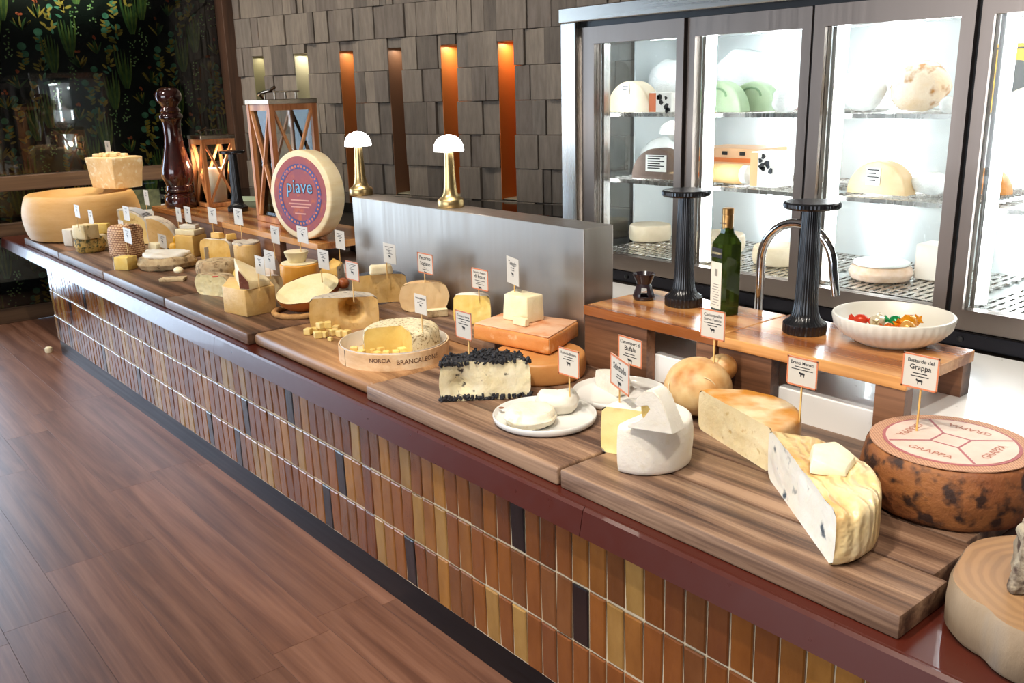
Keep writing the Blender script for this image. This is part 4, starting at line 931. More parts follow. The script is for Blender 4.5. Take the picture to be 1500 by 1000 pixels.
Q = at(315, 405, P.z + h + .004); o = fin(wheel(.014, .002, .0008, 0, 14), 'red_stamp', plain('red_paper', '#b8402e', .5), bpy.data.objects['tomme_half.001'] if 'tomme_half.001' in bpy.data.objects else None, None, (Q.x - P.x, Q.y - P.y, h + .003))
# big wedge block
z = ZB; pts = [at(329, 457), at(362, 464.5), at(406, 456), at(396, 443), at(340, 441)]; c = sum(pts, Vector()) / 5; k = M_(c); h = 37 * k / .96
solid('block_wedge', 'large smooth golden block wedge with a red-rind slice on top', c, prism([(p.x - c.x, p.y - c.y) for p in pts], h, 0, .004, 2, 1., 1, .0015), K_straw)
zz = z + h; pts = [at(352, 424, zz), at(366, 425, zz), at(397, 417, zz), at(380, 411, zz), at(345, 409, zz)]; c = sum(pts, Vector()) / 5
t = thing('red_rind_slice', 'slanting cheese slice with dark red rind on the golden block', 'cheese', up(c, zz + E_))
fin(prism([(p.x - c.x, p.y - c.y) for p in pts], [.085, .035, .02, .05, .09], 0, .004, 2, .96, 1, .002), 'slice', cheese('slice_paste', '#e6cf9a', '#f0e0b8', 14, .4), t, 40)
a_, b_ = pts[0] - c, pts[1] - c; d_ = (b_ - a_); nrm = Vector((d_.y, -d_.x, 0)).normalized() * .003
e_ = pts[4] - c
bm = bmesh.new(); q4 = [(a_, .0, .082), (b_, 0, .032)]
va = [bm.verts.new((a_.x + nrm.x, a_.y + nrm.y, .004)), bm.verts.new((b_.x + nrm.x, b_.y + nrm.y, .004)), bm.verts.new((b_.x + nrm.x, b_.y + nrm.y, .030)), bm.verts.new((a_.x + nrm.x, a_.y + nrm.y, .078))]; bm.faces.new(va)
bmesh.ops.solidify(bm, geom=bm.faces[:], thickness=.006); fin(bm, 'red_rind', K_red, t)
P = at(403, 436); k = M_(P); f0 = facing(P) + deg(0); cut_cheese('white_rind_half', 'pale half cheese with white rind behind the golden block', P + Vector((-.05, .0, 0)), 20 * k, 30 * k, f0 + deg(90), f0 + deg(270), K_white, cheese('oat_paste', '#d8c294', '#e4d2a8', 14), rd=.014, amp=.003)
P = pl(398, 398, 30); k = M_(P); solid('pink_wedge', 'upright pinkish-white wedge behind the golden block', P, prism([(-.055, -.05), (.06, -.05), (.02, .06)], 30 * k, 0, .006, 2, .55, 2, .003), cheese('pinkish', '#ecd4bd', '#f6ead8', 10, .5), .4); zPink = P.z + 30 * k
P = pl(440, 405, 58); k = M_(P); h = 40 * k; solid('amber_drum', 'amber drum cheese with a small round on top', P, wheel(28 * k, h, .008, .002, 44, .002), K_oran2); zz = P.z + h
fin(wheel(26 * k, .006, .002, 0, 40), 'cream_top', K_ivory, bpy.data.objects['amber_drum'], 40, (0, 0, h - .002))
Q = P + Vector((-.01, -.005, 0)); o = lathe([(0, 0), (12 * k, 0), (17 * k, 13 * k), (17.5 * k, 15 * k), (16 * k, 16 * k), (0, 16 * k)], 32); solid('small_round', 'small tapered cream round on the amber drum', up(Q, zz + .0045), o, K_ivory); zDrum = zz + 16 * k
# half provolone on a straw ring
P = at(449, 452); k = M_(P)
t = thing('straw_ring', 'twisted straw ring under the half provolone', 'ring', at(440, 459)); bm = tube([(.10 * math.cos(a), .10 * math.sin(a), .0105 + .0) for a in [2 * PI * q / 28 for q in range(28)]], [.010 + .002 * (q % 2) for q in range(28)], 8, True); fin(bm, 'ring', cheese('straw', '#a0713e', '#c49458', 30, .7, .6, 90), t, 50)
t = thing('half_provolone', 'half provolone with creamy cut face and chestnut skin tied at the tip', 'cheese', at(448, 457) + Vector((0, 0, .0)))
bm = ball(46 * k, 33 * k, 33 * k, 32, 20, 0.); 
g = bmesh.ops.bisect_plane(bm, geom=bm.verts[:] + bm.edges[:] + bm.faces[:], plane_co=(0, 0, .0), plane_no=(0, 0, 1), clear_outer=True)
vec = (pray(448, 430)).normalized()
right = (RM @ Vector((1, 0, 0))); upv = (RM @ Vector((0, 1, 0))); back = RM @ Vector((0, 0, 1))
# cut plane normal: tilted up and a little to the left, towards the room; long axis rises to the right
la = (right * .93 + upv * .27 - back * .1).normalized(); cn = (back * .66 + upv * .68 - right * .30); cn = (cn - la * cn.dot(la)).normalized(); sd = cn.cross(la)
RP = Matrix((la, sd, cn)).transposed().to_4x4()
ctr = Matrix.Translation(at(452, 434, ZB + 0) - at(448, 457) + Vector((0, 0, 0)))
Cw = aty(451, 432, at(448, 457).y + .0); off_ = Cw - at(448, 457)
lo = min((RP @ v.co).z for v in bm.verts); off_.z = max(off_.z, -lo + .008)
bmesh.ops.transform(bm, matrix=Matrix.Translation(off_) @ RP, verts=bm.verts[:]); fin(bm, 'skin', cheese('chestnut_skin', '#8c451e', '#b9682c', 6, .35, .3, 30), t, 60)
bm = lathe([(0, .004), (.5, .003), (.9, .002), (1, 0)], 40); bmesh.ops.scale(bm, vec=(45.2 * k, 32.4 * k, 1), verts=bm.verts[:]); jitter(bm, .004, 22, 3, False); bmesh.ops.transform(bm, matrix=Matrix.Translation(off_) @ RP, verts=bm.verts[:]); fin(bm, 'cut_face', cheese('provolone_paste', '#e2cf98', '#eee0b4', 14, .45, .5, 40), t, 60)
tip = off_ + la * 46 * k; bm = ball(9 * k, 9 * k, 8 * k, 16, 10, 0); bmesh.ops.transform(bm, matrix=Matrix.Translation(tip + la * 4 * k - cn * 8 * k), verts=bm.verts[:]); fin(bm, 'knob', bpy.data.materials['chestnut_skin'], t, 60)
P = at(486, 424); k = M_(P); pts = [at(468, 428), at(496, 433), at(507, 430), at(492, 422)]; c = sum(pts, Vector()) / 4
t = thing('amber_wedge', 'tall amber wedge with a mottled white rind side', 'cheese', c); h = 46 * k
fin(prism([(p.x - c.x, p.y - c.y) for p in pts], [h * .68, h * .9, h, h], 0, .005, 2, .9, 2, .003), 'wedge', K_gold, t, 40)
a_, b_ = pts[1] - c, pts[2] - c; a_ *= 1.0; nrm = Vector((b_.y - a_.y, a_.x - b_.x, 0)).normalized() * .004
bm = bmesh.new(); va = [bm.verts.new((a_ + nrm) + Vector((0, 0, .002))), bm.verts.new((b_ + nrm) + Vector((0, 0, .002))), bm.verts.new((b_ * .9 + nrm) + Vector((0, 0, h * .97))), bm.verts.new((a_ * .9 + nrm) + Vector((0, 0, h * .88)))]; bm.faces.new(va); bmesh.ops.solidify(bm, geom=bm.faces[:], thickness=.006); fin(bm, 'white_rind', K_grey, t)
# ---- B: middle
P = at(506, 483); k = M_(P); f0 = facing(P) + deg(-6); h = 46 * k / .95
def cave22(u, v):
    d2 = ((u - .22) / .34) ** 2 + ((v - .62) / .34) ** 2; return .085 / (1 + math.exp((d2 - .8) * 6)) * (1 + .3 * noise.noise(Vector((u * 9, v * 9, 0))))
cut_cheese('hollowed_half', 'big straw-coloured half cheese with a dug-out hollow in its cut face', P, 49 * k, h, f0 + deg(90), f0 + deg(270), K_grey, K_straw, rd=.014, bulge=.003, amp=.003, seed=2, cave=cave22, sx=1.)
z22 = P.z + h
K_cube = cheese('cube_paste', '#e9c66c', '#f3dc98', 30, .4, .25, 60)
bmc = rbox(.028, .026, .024, .003, 2, 1, 1, .0015); mec = bpy.data.meshes.new('cheese_cube'); bmesh.ops.recalc_face_normals(bmc, faces=bmc.faces); bmc.to_mesh(mec); bmc.free(); mec.materials.append(K_cube)
def cube(px, py, z, sc=1., label='small yellow cheese cube scattered before the hollowed half cheese', group='cheese cubes before the hollowed half cheese', rz=None):
    P = at(px, py, z); o = link('cheese_cube', mec, None, up(P, z + E_), (0, 0, random.random() * 3 if rz is None else rz)); o.scale = (sc, sc, sc); tag(o, label, 'cheese', group); return o
for q, (x, y, s) in enumerate(((452, 490, 1), (462, 488, .9), (470, 484, 1), (481, 483, 1), (466, 495, 1), (475, 494, .9), (484, 499, .55), (489, 491, 1), (499, 493, 1), (508, 493, 1), (493, 485, .9))): cube(x, y, ZB, s)
for x, y in ((470, 483), (481, 482)): cube(x, y - 2, ZB + .025, .95, 'yellow cheese cube stacked on another before the hollowed half cheese', 'stacked cheese cubes')
ZK = .7125
P = at(558, 443, ZK); k = M_(P); f0 = facing(P); h = 40 * k / .96
cut_cheese('dark_rind_half', 'half cheese with dark blue-black rind and a pale piece on top', P, 38 * k, h, f0 + deg(90), f0 + deg(270), K_blk, K_straw, rd=.012, bulge=.004, amp=.003, seed=9)
z23 = P.z + h
Q = at(558, 402, z23); solid('pale_stick', 'pale yellow stick of cheese lying on the dark rind half', up(Q, z23 + .002), rbox(34 * k, 15 * k, 14 * k, .008, 2, .9, 2, .003, 30, 3), K_ivory, facing(P) + PI/2 + .2)
P = at(622, 456, ZK); k = M_(P); f0 = facing(P); h = 41 * k / .96
cut_cheese('plump_half', 'plump rounded half cheese with smooth tan cut face', P, 35 * k, h, f0 + deg(90), f0 + deg(270), cheese('tan_rind', '#d9a868', '#e6c08a', 8), cheese('tan_paste', '#dcb680', '#e6c898', 8, .45, .15), rd=.035, bulge=.004, amp=.002, seed=5); z24 = P.z + h
P = at(641, 463, ZK); k = M_(P); solid('rind_slice', 'thin slice with speckled brown rind before the plump half cheese', P, rbox(30 * k, 12 * k, 10 * k, .002, 1), K_tomme, facing(P) + PI/2 + .15); fin(rbox(29.5 * k, 12.5 * k, .002, .0008, 1), 'pale_face', K_ivory, bpy.data.objects['rind_slice'], None, (0, 0, 10 * k))
P = at(692, 474, ZK); k = M_(P); f0 = facing(P) - deg(12); h = 41 * k / .96
cut_cheese('yellow_half', 'small bright yellow half cheese with white top', P, 27 * k, h, f0 + deg(90), f0 + deg(270), K_white, K_yel, rd=.01, bulge=.002, amp=.002, seed=7); z26 = P.z + h
# wooden box
P = at(578, 520); k = M_(P); r = 80 * k; hb = 22 * k / .95
t = thing('wooden_cheese_box', 'round pale wooden box printed with lettering, holding a cut cheese', 'box', P)
M_ply = wood('poplar_ply', '#cfa577', '#e0bd92', '#ead0ab', 'X', .5, .6, .06, 0, .3)
fin(lathe([(0, 0), (r - .001, 0), (r - .001, .004), (0, .004)], 56), 'bottom', M_ply, t, 40)
fin(lathe([(r - .004, .0), (r, 0), (r, hb), (r - .004, hb), (r - .004, .0)], 64), 'hoop', M_ply, t, 40)
fin(lathe([(r - .005, .005), (r - .0062, .005), (r - .0062, hb + .004), (r - .005, hb + .004)], 64, lambda q, z, a, j: q + .0006 * math.sin(23 * a)), 'paper_liner', plain('liner_paper', '#ece6dc', .6), t, 40)
bm = box(-.001, .001, -.0006, .0006, 0, hb); fin(bm, 'hoop_joint', M_ink, t, None, (r * math.cos(facing(P) - 1.05), r * math.sin(facing(P) - 1.05), 0), (0, 0, facing(P) - 1.05 + PI/2))
def wrap(strs, r, a_c, parent, mat, name):
    V, Fc = [], []
    for s, size, x, z, bold in strs:
        v_, f_ = text_verts(s, size, bold); kk = len(V)
        for q in v_: a = a_c + (q[0] + x) / r; V.append((r * math.cos(a), r * math.sin(a), z + q[1]))
        Fc += [tuple(i + kk for i in p) for p in f_]
    return pydata(name, V, Fc, mat, parent)
fa = facing(P)
wrap([('NORCIA', .018, -.048, hb * .55, .0005), ('BRANCALEONE', .021, .078, hb * .38, .0002)], r + .0006, fa, t, plain('box_print', '#6b4a34', .6), 'lettering')
bm = bmesh.new()
Pc = at(590, 517); dz = .0052
f0 = fa
t2 = cut_cheese('boxed_cheese', 'speckled straw-rinded cheese with a wedge missing inside the wooden box', up(Pc, ZB + dz), 55 * k, 38 * k / .95, f0 - deg(-14), f0 + deg(282), cheese('speckle_rind', '#d6c49a', '#e6dab8', 24, .7, .7, 70, spot='#8b7448', sscale=110, samt=.6), cheese('olive_paste', '#d3b45e', '#e2c97c', 12, .4, .3, 40), rd=.02, bulge=.002, amp=.003, seed=12, n=52)
z25 = ZB + dz + 38 * k / .95
for x, y, s in ((519, 517, .9), (530, 521, .8), (546, 519, .95), (557, 518, 1.), (569, 512, 1.), (566, 522, .8), (580, 521, .8), (590, 519, 1), (538, 512, .8), (553, 523, .8)): cube(x, y, ZB + .0048, s, 'yellow cheese cube inside the round wooden box', 'cheese cubes inside the wooden box')
# orange wheel with square cheese
P = pl(790, 533, 142, 1.895); k = M_(P); r = 67 * k; h28 = .068; solid('orange_cheese', 'smooth orange-brown wheel under the square washed-rind cheese', P, wheel(r, h28, .010, .002, 48, .002, 9, 3), cheese('orange_wheel_rind', '#c07a3c', '#d49a5c', 7, .4, .2, 40))
zz = ZB + h28 + .0022; pts = [at(692, 497, zz), at(805, 521, zz), at(849, 493, zz), at(742, 478, zz)]; c = sum(pts, Vector()) / 4; h27 = .052
t = thing('square_washed_cheese', 'square orange washed-rind cheese with a pale cut side', 'cheese', up(c, zz)); fin(prism([(p.x - c.x, p.y - c.y) for p in pts], h27, 0, .010, 3, .985, 3, .002, 16, 4), 'rind', K_orange, t, 40)
a_, b_ = pts[1] - c, pts[2] - c; nrm = Vector((b_.y - a_.y, a_.x - b_.x, 0)).normalized() * .0015
bm = bmesh.new(); bm.faces.new([bm.verts.new(q) for q in (a_ * .97 + nrm + Vector((0, 0, .006)), b_ * .97 + nrm + Vector((0, 0, .006)), b_ * .965 + nrm + Vector((0, 0, h27 - .006)), a_ * .965 + nrm + Vector((0, 0, h27 - .006)))]); bmesh.ops.solidify(bm, geom=bm.faces[:], thickness=.003); fin(bm, 'cut_side', cheese('washed_paste', '#e2c39c', '#eed8ba', 14), t)
fin(prism([((p.x - c.x) * .955, (p.y - c.y) * .955) for p in pts], .0025, h27 - .0002, .001, 1, .99, 2, .0012, 20, 2), 'bloom_top', cheese('pink_bloom', '#d9a077', '#e6bd9c', 10, .6, .4, 60, spot='#c9783c', sscale=12, samt=.6, soft=.1), t, 40)
zt27 = zz + h27 + .002; pts = [at(737, 468, zt27), at(773, 475, zt27), at(798, 469, zt27), at(757, 458, zt27)]; c = sum(pts, Vector()) / 4; k = M_(c); h = 36 * k / .95
solid('ivory_wedge', 'ivory block wedge standing on the square washed-rind cheese', up(c, zt27 + .002), prism([(p.x - c.x, p.y - c.y) for p in pts], h, 0, .004, 2, .93, 2, .002), K_ivory); z27b = zt27 + h
Q = at(763, 477, zt27); solid('ivory_slice', 'small ivory slice before the ivory block wedge', up(Q, zt27 + .002), rbox(26 * k, 8 * k, 11 * k, .002, 1), K_ivory, .05)
# black-coated half
P = at(712, 585); k = M_(P); f0 = facing(P) + deg(2); h = 54 * k / .93
t = cut_cheese('black_coated_half', 'half cheese thickly coated with black crumbs above and below', P, 65 * k, h, f0 + deg(90), f0 + deg(270), cheese('black_coat', '#17161a', '#2b2a30', 30, .7, .9, 90, spot='#e6dccb', sscale=22, samt=.70, bdist=.008), cheese('crumbly_cream', '#e8d8aa', '#f3e8c8', 16, .55, .7, 30, spot='#3c332c', sscale=34, samt=.66, soft=.03), rd=.014, bulge=.004, amp=.004, seed=3, cave=lambda u, v: .03 * math.exp(-((u + .55) / .2) ** 2 - ((v - .35) / .3) ** 2))
bmf = rbox(.014, .010, .006, .002, 1); mf = bpy.data.meshes.new('black_crumb'); bmf.to_mesh(mf); bmf.free(); mf.materials.append(bpy.data.materials['black_coat'])
rc = random.Random(4); bm = bmesh.new()
for q in range(420):
    top_ = q < 270; a = f0 + deg(90) + rc.random() * PI; rr = 65 * k * math.sqrt(rc.random()) * 1.01
    if q % 5 == 0: a = f0 + deg(90 if rc.random() < .5 else 270); 
    if not top_: rr = 65 * k * (rc.random() if q % 2 else 1); a = (f0 + deg(90 if rc.random() < .5 else 270)) if q % 2 else a
    mt = Matrix.Translation((rr * math.cos(a) + (rc.uniform(0, .004) * math.cos(f0)), rr * math.sin(a) + rc.uniform(0, .004) * math.sin(f0), (h + rc.uniform(-.006, .004)) if top_ else rc.uniform(.003, .014))) @ Euler((rc.random() * 3, rc.random() * 3, rc.random() * 3)).to_matrix().to_4x4() @ Matrix.Scale(rc.uniform(.5, 1.1), 4)
    n0 = len(bm.verts); bm.from_mesh(mf); bm.verts.ensure_lookup_table()
    for v_ in bm.verts[n0:]: v_.co = mt @ v_.co; v_.co.z = max(v_.co.z, .0005)
o = fin(bm, 'black_crumb_coating', cheese('crumb_black', '#141316', '#27262c', 40, .6, .5, 90), t); o['kind'] = 'stuff'
z29 = ZB + h
# ---- C: plates
M_por = plain('porcelain', '#dedcd6', .14)
def plate(label, px, py, wpx):
    P = pl(px, py, wpx + 4); k = M_(P); r = wpx / 2 * k; t = thing('porcelain_plate', label, 'plate', P, 0, 'white plates')
    fin(lathe([(0, 0), (r * .86, 0), (r * .93, .002), (r * .985, .008), (r, .019), (r * .985, .0215), (r * .965, .020), (r * .945, .010), (r * .90, .006), (0, .006)], 64), 'plate', M_por, t, 50); return P, k, t
P, k, t = plate('white rimmed plate with two small bloomy cheeses', 798, 615, 153)
fin(lathe([(.0, 0), (.007, 0), (.0075, .001), (0, .0012)], 16), 'brown_mark', plain('mark_brown', '#8a5a44', .4), t, 40, (at(732, 607, ZB).x - P.x + .008, at(732, 607, ZB).y - P.y, .0205))
zp = ZB + .0065; K_bloom = cheese('soft_bloom', '#ddd3bb', '#ebe4d2', 14, .6, .5, 50, spot='#dcc592', sscale=18, samt=.66)
Q = at(777, 620, zp); solid('bloomy_puck', 'sagging bloomy puck at the front of the white plate', up(Q, zp), wheel(36 * k, 24 * k, .016, .004, 40, .006, 22, 4), K_bloom)
Q = at(817, 600, zp); f0 = facing(Q) + deg(150); cut_cheese('bloomy_half_puck', 'wrinkled white bloomy cheese behind the puck on the plate', up(Q, zp), 31 * k, 31 * k, f0 + deg(100), f0 + deg(330), K_white, K_ivory, rd=.018, bulge=.003, amp=.005, seed=8); z30 = zp + 31 * k
P, k, t = plate('white rimmed plate with a single pale half cheese', 908, 571, 140)
Q = up(P, zp) + Vector((-.045, -.005, 0)); f0 = facing(Q) - deg(60); cut_cheese('pale_half_puck', 'pale half puck lying on the rear white plate', up(Q, zp), 34 * k, 26 * k, f0 + deg(90), f0 + deg(270), K_white, K_white, rd=.012, bulge=.002, amp=.002, seed=5); z31 = zp + .002
# ---- D: right
P = at(944, 671); k = M_(P); r = 67 * k; h = 65 * k / .9
cut_cheese('white_cheese', 'white-rinded wheel with a wedge cut out, a wedge standing on top', P, r, h, deg(278), deg(278 + 286), cheese('chalk_rind', '#e0d8c8', '#ece6da', 10, .6, .3, 70, spot='#e2d9c4', sscale=30, samt=.66), cheese('buttery_paste', '#ecd184', '#f2dea2', 10, .4, .2, 40), rd=.012, bulge=.003, amp=.002, seed=2, n=60)
z32 = ZB + h
c = at(950, 631, z32) + Vector((.005, .022, 0)); t = thing('standing_wedge', 'white wedge with a hollow standing on the white wheel', 'cheese', up(c, z32 + .002), .0)
prf = [(-.052, 0), (.05, 0), (.046, .012), (.018, .078), (.004, .092), (-.014, .090), (-.034, .066), (-.035, .056), (-.026, .052), (-.014, .056), (-.004, .062), (.0, .05), (-.010, .032), (-.024, .018), (-.05, .010)]
prf = [(x * 1.0, z * 1.0) for x, z in prf]
bm = bmesh.new(); A = [bm.verts.new((x, -.022 - .006 * (x < 0), z)) for x, z in prf]; B = [bm.verts.new((x, .022, z)) for x, z in prf]
bm.faces.new(A); bm.faces.new(B[::-1])
for q in range(len(prf)): bm.faces.new((A[q], A[(q + 1) % len(prf)], B[(q + 1) % len(prf)], B[q]))
bmesh.ops.bevel(bm, geom=bm.edges[:], offset=.002, segments=2, affect='EDGES'); 
for v_ in bm.verts: v_.co.x += v_.co.y * .25
fin(bm, 'wedge', bpy.data.materials['chalk_rind'], t, 40, None, (0, 0, .35))
bm = bmesh.new(); ho = [(-.036, .058), (-.004, .064), (.003, .05), (-.012, .028), (-.030, .018), (-.034, .03)]
A = [bm.verts.new((x, -.004, z)) for x, z in ho]; B = [bm.verts.new((x, .019, z)) for x, z in ho]; bm.faces.new(A); bm.faces.new(B[::-1])
for q in range(6): bm.faces.new((A[q], A[(q + 1) % 6], B[(q + 1) % 6], B[q]))
for v_ in bm.verts: v_.co.x += v_.co.y * .25
fin(bm, 'yellow_hollow', cheese('deep_yellow', '#d2a646', '#e6c878', 30, .5, .6, 50), t, None, None, (0, 0, .35))
# caciocavallo
P = pl(1046, 584, 104) + Vector((-.052, 0, 0)); k = M_(P); t = thing('tied_pear_cheese', 'bulging tan pear-shaped cheese tied with string', 'cheese', P)
rb = 47 * k
K_cacio = cheese('cacio_skin', '#d9b275', '#e8cf9c', 8, .45, .25, 40, spot='#b0722f', sscale=12, samt=.52, soft=.14)
bm = ball(rb * 1.03, rb, rb * .92, 36, 24); jitter(bm, .004, 14, 3); fin(bm, 'body', K_cacio, t, 60)
hd = Vector(((RM @ Vector((.80, .62, -.1))))) * rb * .80
hc = Vector((0, 0, rb * .92)) + hd
bm = ball(22 * k, 22 * k, 20 * k, 22, 14, 0); hc = Vector((0, 0, rb * .92)) + hd * 1.18; bmesh.ops.translate(bm, vec=hc, verts=bm.verts[:]); fin(bm, 'tied_head', K_cacio, t, 60)
ax = hd.normalized(); s_ = ax.orthogonal().normalized(); u_ = ax.cross(s_); nk = Vector((0, 0, rb * .92)) + ax * rb * .83
M_str = cheese('jute', '#d9c294', '#eadbb6', 60, .9, .5, 200, sss=0)
for q in range(2): fin(tube([nk + ax * (q * .006) + (s_ * math.cos(a) + u_ * math.sin(a)) * .027 for a in [2 * PI * w_ / 20 for w_ in range(20)]], .0032, 6, True), 'string', M_str, t, 60)
fin(tube([nk + u_ * .018, nk + u_ * .03 + Vector((.01, -.01, -.012)), nk + u_ * .03 + Vector((.012, -.01, -.034))], .0018, 6), 'string_tail', M_str, t, 60)
cc = Vector((0, 0, rb * .92))
fin(tube([cc + (RM @ Vector((-math.cos(a) * 1.01, math.sin(a) * .9, .35 + .1 * math.sin(a)))) .normalized() * rb * 1.03 for a in [(-.9 + w_ * .12) for w_ in range(10)]], .0015, 6), 'string', M_str, t, 60)
fin(tube([cc + (RM @ Vector((x, y, .9))).normalized() * rb * 1.015 for x, y in ((-.02, .3), (.15, .22), (.28, .1), (.3, -.15))], .0017, 6), 'string', M_str, t, 60)
# branzi-type half wheel
a_, b_ = at(1023, 627), at(1128, 693); c = (a_ + b_) / 2; r = (a_ - b_).length / 2; dirn = math.atan2(b_.y - a_.y, b_.x - a_.x); k = M_(c)
h = 60 * k / .93
cut_cheese('golden_half_cheese', 'broad half wheel with amber-mottled top and long ivory cut face', c, r, h, dirn, dirn + PI, cheese('amber_mottled', '#e6c48c', '#f2e2c4', 8, .4, .3, 50, spot='#cf8a2e', sscale=9, samt=.49, soft=.10), cheese('ivory_close', '#e6cf9c', '#efdfb6', 14, .5, .35, 60, spot='#c9a768', sscale=50, samt=.69), rd=.014, bulge=.003, amp=.003, seed=4, sx=1.0); z34 = ZB + h
# blue half
a_, b_ = at(1124, 697), at(1220, 833); c = (a_ + b_) / 2; r = (a_ - b_).length / 2; dirn = math.atan2(b_.y - a_.y, b_.x - a_.x); k = M_(c); h = 72 * k / .9
t = thing('blue_half_cheese', 'pale creamy blue-veined half cheese with wrinkled top', 'cheese', c, dirn)
A, B = sector(r, h, 0, PI, rd=.022, bulge=.002, n=44, amp=.006, sc=14, seed=3)
for bm in (A, B): bmesh.ops.scale(bm, vec=(1, .70, 1), verts=bm.verts[:])
# wrinkles on the skin
for v_ in A.verts:
    if v_.co.z > h * .5 and v_.co.x > -r * .1: v_.co.z += .006 * math.sin(v_.co.y * 160 + 2 * noise.noise(v_.co * 20)) * min(1, v_.co.y / .03)
m, nt, b = new_mat('wrinkled_skin'); v = coords(nt, (1, 1, 1)); n = N(nt, 'ShaderNodeTexNoise', _Scale=7., _Detail=5.); nt.links.new(v, n.inputs['Vector'])
r_ = ramp(nt, [(.36, '#f0e2c0'), (.52, '#e9cf98'), (.68, '#cfa060')]); nt.links.new(n.outputs[0], r_.inputs[0]); nt.links.new(r_.outputs[0], b.inputs['Base Color'])
wv = N(nt, 'ShaderNodeTexWave', _Scale=14., _Distortion=9., _Detail=3.); wv.bands_direction = 'Y'; nt.links.new(v, wv.inputs['Vector']); bump(nt, b, wv.outputs[1], .55, .006); b.inputs['Roughness'].default_value = .32; b.inputs['Subsurface Weight'].default_value = .12; b.inputs['Subsurface Radius'].default_value = (.012, .008, .004)
fin(A, 'wrinkled_skin', m, t, 50); fin(B, 'cut_face', cheese('blue_paste', '#efe9d6', '#f6f2e6', 10, .45, .4, 40, spot='#4f5c66', sscale=18, samt=.64, soft=.04), t, 50)
z35 = ZB + h
Q = at(1213, 690, z35); pts = [at(1185, 697, z35), at(1240, 702, z35), at(1256, 680, z35), at(1222, 668, z35), at(1186, 675, z35)]; c2 = sum(pts, Vector()) / 5
solid('cream_chunk', 'irregular cream chunk resting on the blue-veined half cheese', up(c2, z35 + .003), prism([(p.x - c2.x, p.y - c2.y) for p in pts], [.030, .014, .016, .034, .036], 0, .005, 2, .9, 2, .004, 30, 4), cheese('chunk_paste', '#efe0b6', '#f6ecd0', 14, .4, .4, 40))
# brown net-marked wheel
P = pl(1371, 708, 232, 1.94) + Vector((.02, 0, 0)); k = M_(P); r = 114 * k; h = 82 * k / .93
t = thing('brown_net_cheese', 'large brown rinded wheel with a printed paper disc on top', 'cheese', P)
fin(wheel(r, h, .016, .008, 64, .003, 14, 6), 'rind', K_brownp, t, 50)
m, nt, b = new_mat('netted_edge'); v = coords(nt, (260, 260, 260)); ck = N(nt, 'ShaderNodeTexChecker', _Scale=1.); nt.links.new(v, ck.inputs['Vector']); ck.inputs[1].default_value = (*rgb('#c79a78'), 1); ck.inputs[2].default_value = (*rgb('#a3735a'), 1); nt.links.new(ck.outputs[0], b.inputs['Base Color']); b.inputs['Roughness'].default_value = .7
fin(lathe([(0, h + .0005), (r * .955, h + .0005), (r * .955, h + .0022), (0, h + .0022)], 64), 'netting', m, t, 40)
fin(lathe([(0, h + .0022), (r * .80, h + .0022), (r * .80, h + .0032), (0, h + .0032)], 64), 'paper_edge', plain('wine_paper', '#a35a5c', .6), t, 40)
M_pp = cheese('pale_paper', '#c9ad9c', '#dbc6b6', 10, .6, .1, sss=0); fin(lathe([(0, h + .0032), (r * .76, h + .0032), (r * .76, h + .004), (0, h + .004)], 64), 'paper_disc', M_pp, t, 40)
bm = bmesh.new(); hx = [(r * .25 * math.cos(deg(45 + 90 * q)), r * .25 * math.sin(deg(45 + 90 * q))) for q in range(4)]
for q in range(4):
    a1, a2 = Vector((*hx[q], h + .0042)), Vector((*hx[(q + 1) % 4], h + .0042)); bar(bm, a1, a2, .004, .0006); bar(bm, a1, Vector((a1.x * 3.0, a1.y * 3.0, h + .0042)), .005, .0006)
fin(bm, 'printed_lines', bpy.data.materials['wine_paper'], t)
V, Fc = [], []
for q, (sx_, ang) in enumerate((('GRAPPA', -90), ('GRAPPA', 0), ('GRAPPA', 90), ('GRAPPA', 180))):
    v_, f_ = text_verts(sx_, r * .15, .0002); ra = deg(ang)
    for p in v_:
        x, y = p[0], p[1] - r * .58; a = ra + PI / 2; V.append((x * math.cos(a) - y * math.sin(a), x * math.sin(a) + y * math.cos(a), h + .0044))
    pydata('printed_word', V, f_, bpy.data.materials.get('paper_ink') or plain('paper_ink', '#a8664e', .6), t); V = []
z36 = ZB + h
# log slice and bark piece
c = at(1553, 930, .62) + Vector((.012, 0, 0)); 
t = thing('log_slice', 'thick round slice of tree trunk with growth rings', 'log', up(c, .6208))
K_bark = cheese('debarked_side', '#75614a', '#9c866a', 7, .6, .6, 14, stretch=(1, 1, .3), sss=0, spot='#8c7f70', sscale=9, samt=.6, bdist=.01)
m, nt, b = new_mat('growth_rings'); tc = N(nt, 'ShaderNodeTexCoord'); n = N(nt, 'ShaderNodeTexNoise', _Scale=3., _Detail=3.); nt.links.new(tc.outputs['Object'], n.inputs['Vector'])
wv = N(nt, 'ShaderNodeTexWave', wave_type='RINGS', _Scale=16., _Distortion=3.5, _Detail=2.); wv.rings_direction = 'Z'; nt.links.new(tc.outputs['Object'], wv.inputs['Vector']); wv.inputs['Detail Scale'].default_value = .8
r_ = ramp(nt, [(.2, '#7c5333'), (.8, '#976c46')]); nt.links.new(wv.outputs[1], r_.inputs[0]); col = mixc(nt, n.outputs[0], r_.outputs[0], '#a1835f'); nt.links.new(col, b.inputs['Base Color']); b.inputs['Roughness'].default_value = .5; bump(nt, b, wv.outputs[1], .1, .002)
k = M_(at(1440, 880, .62)); rl = .185
lobes = lambda q, z, a, j: q * (1 + .03 * math.sin(3 * a + 1) + .02 * math.sin(7 * a)) - (.008 * math.exp(-((math.sin((a - 4.3) / 2)) / .06) ** 2) if q > .1 else 0)
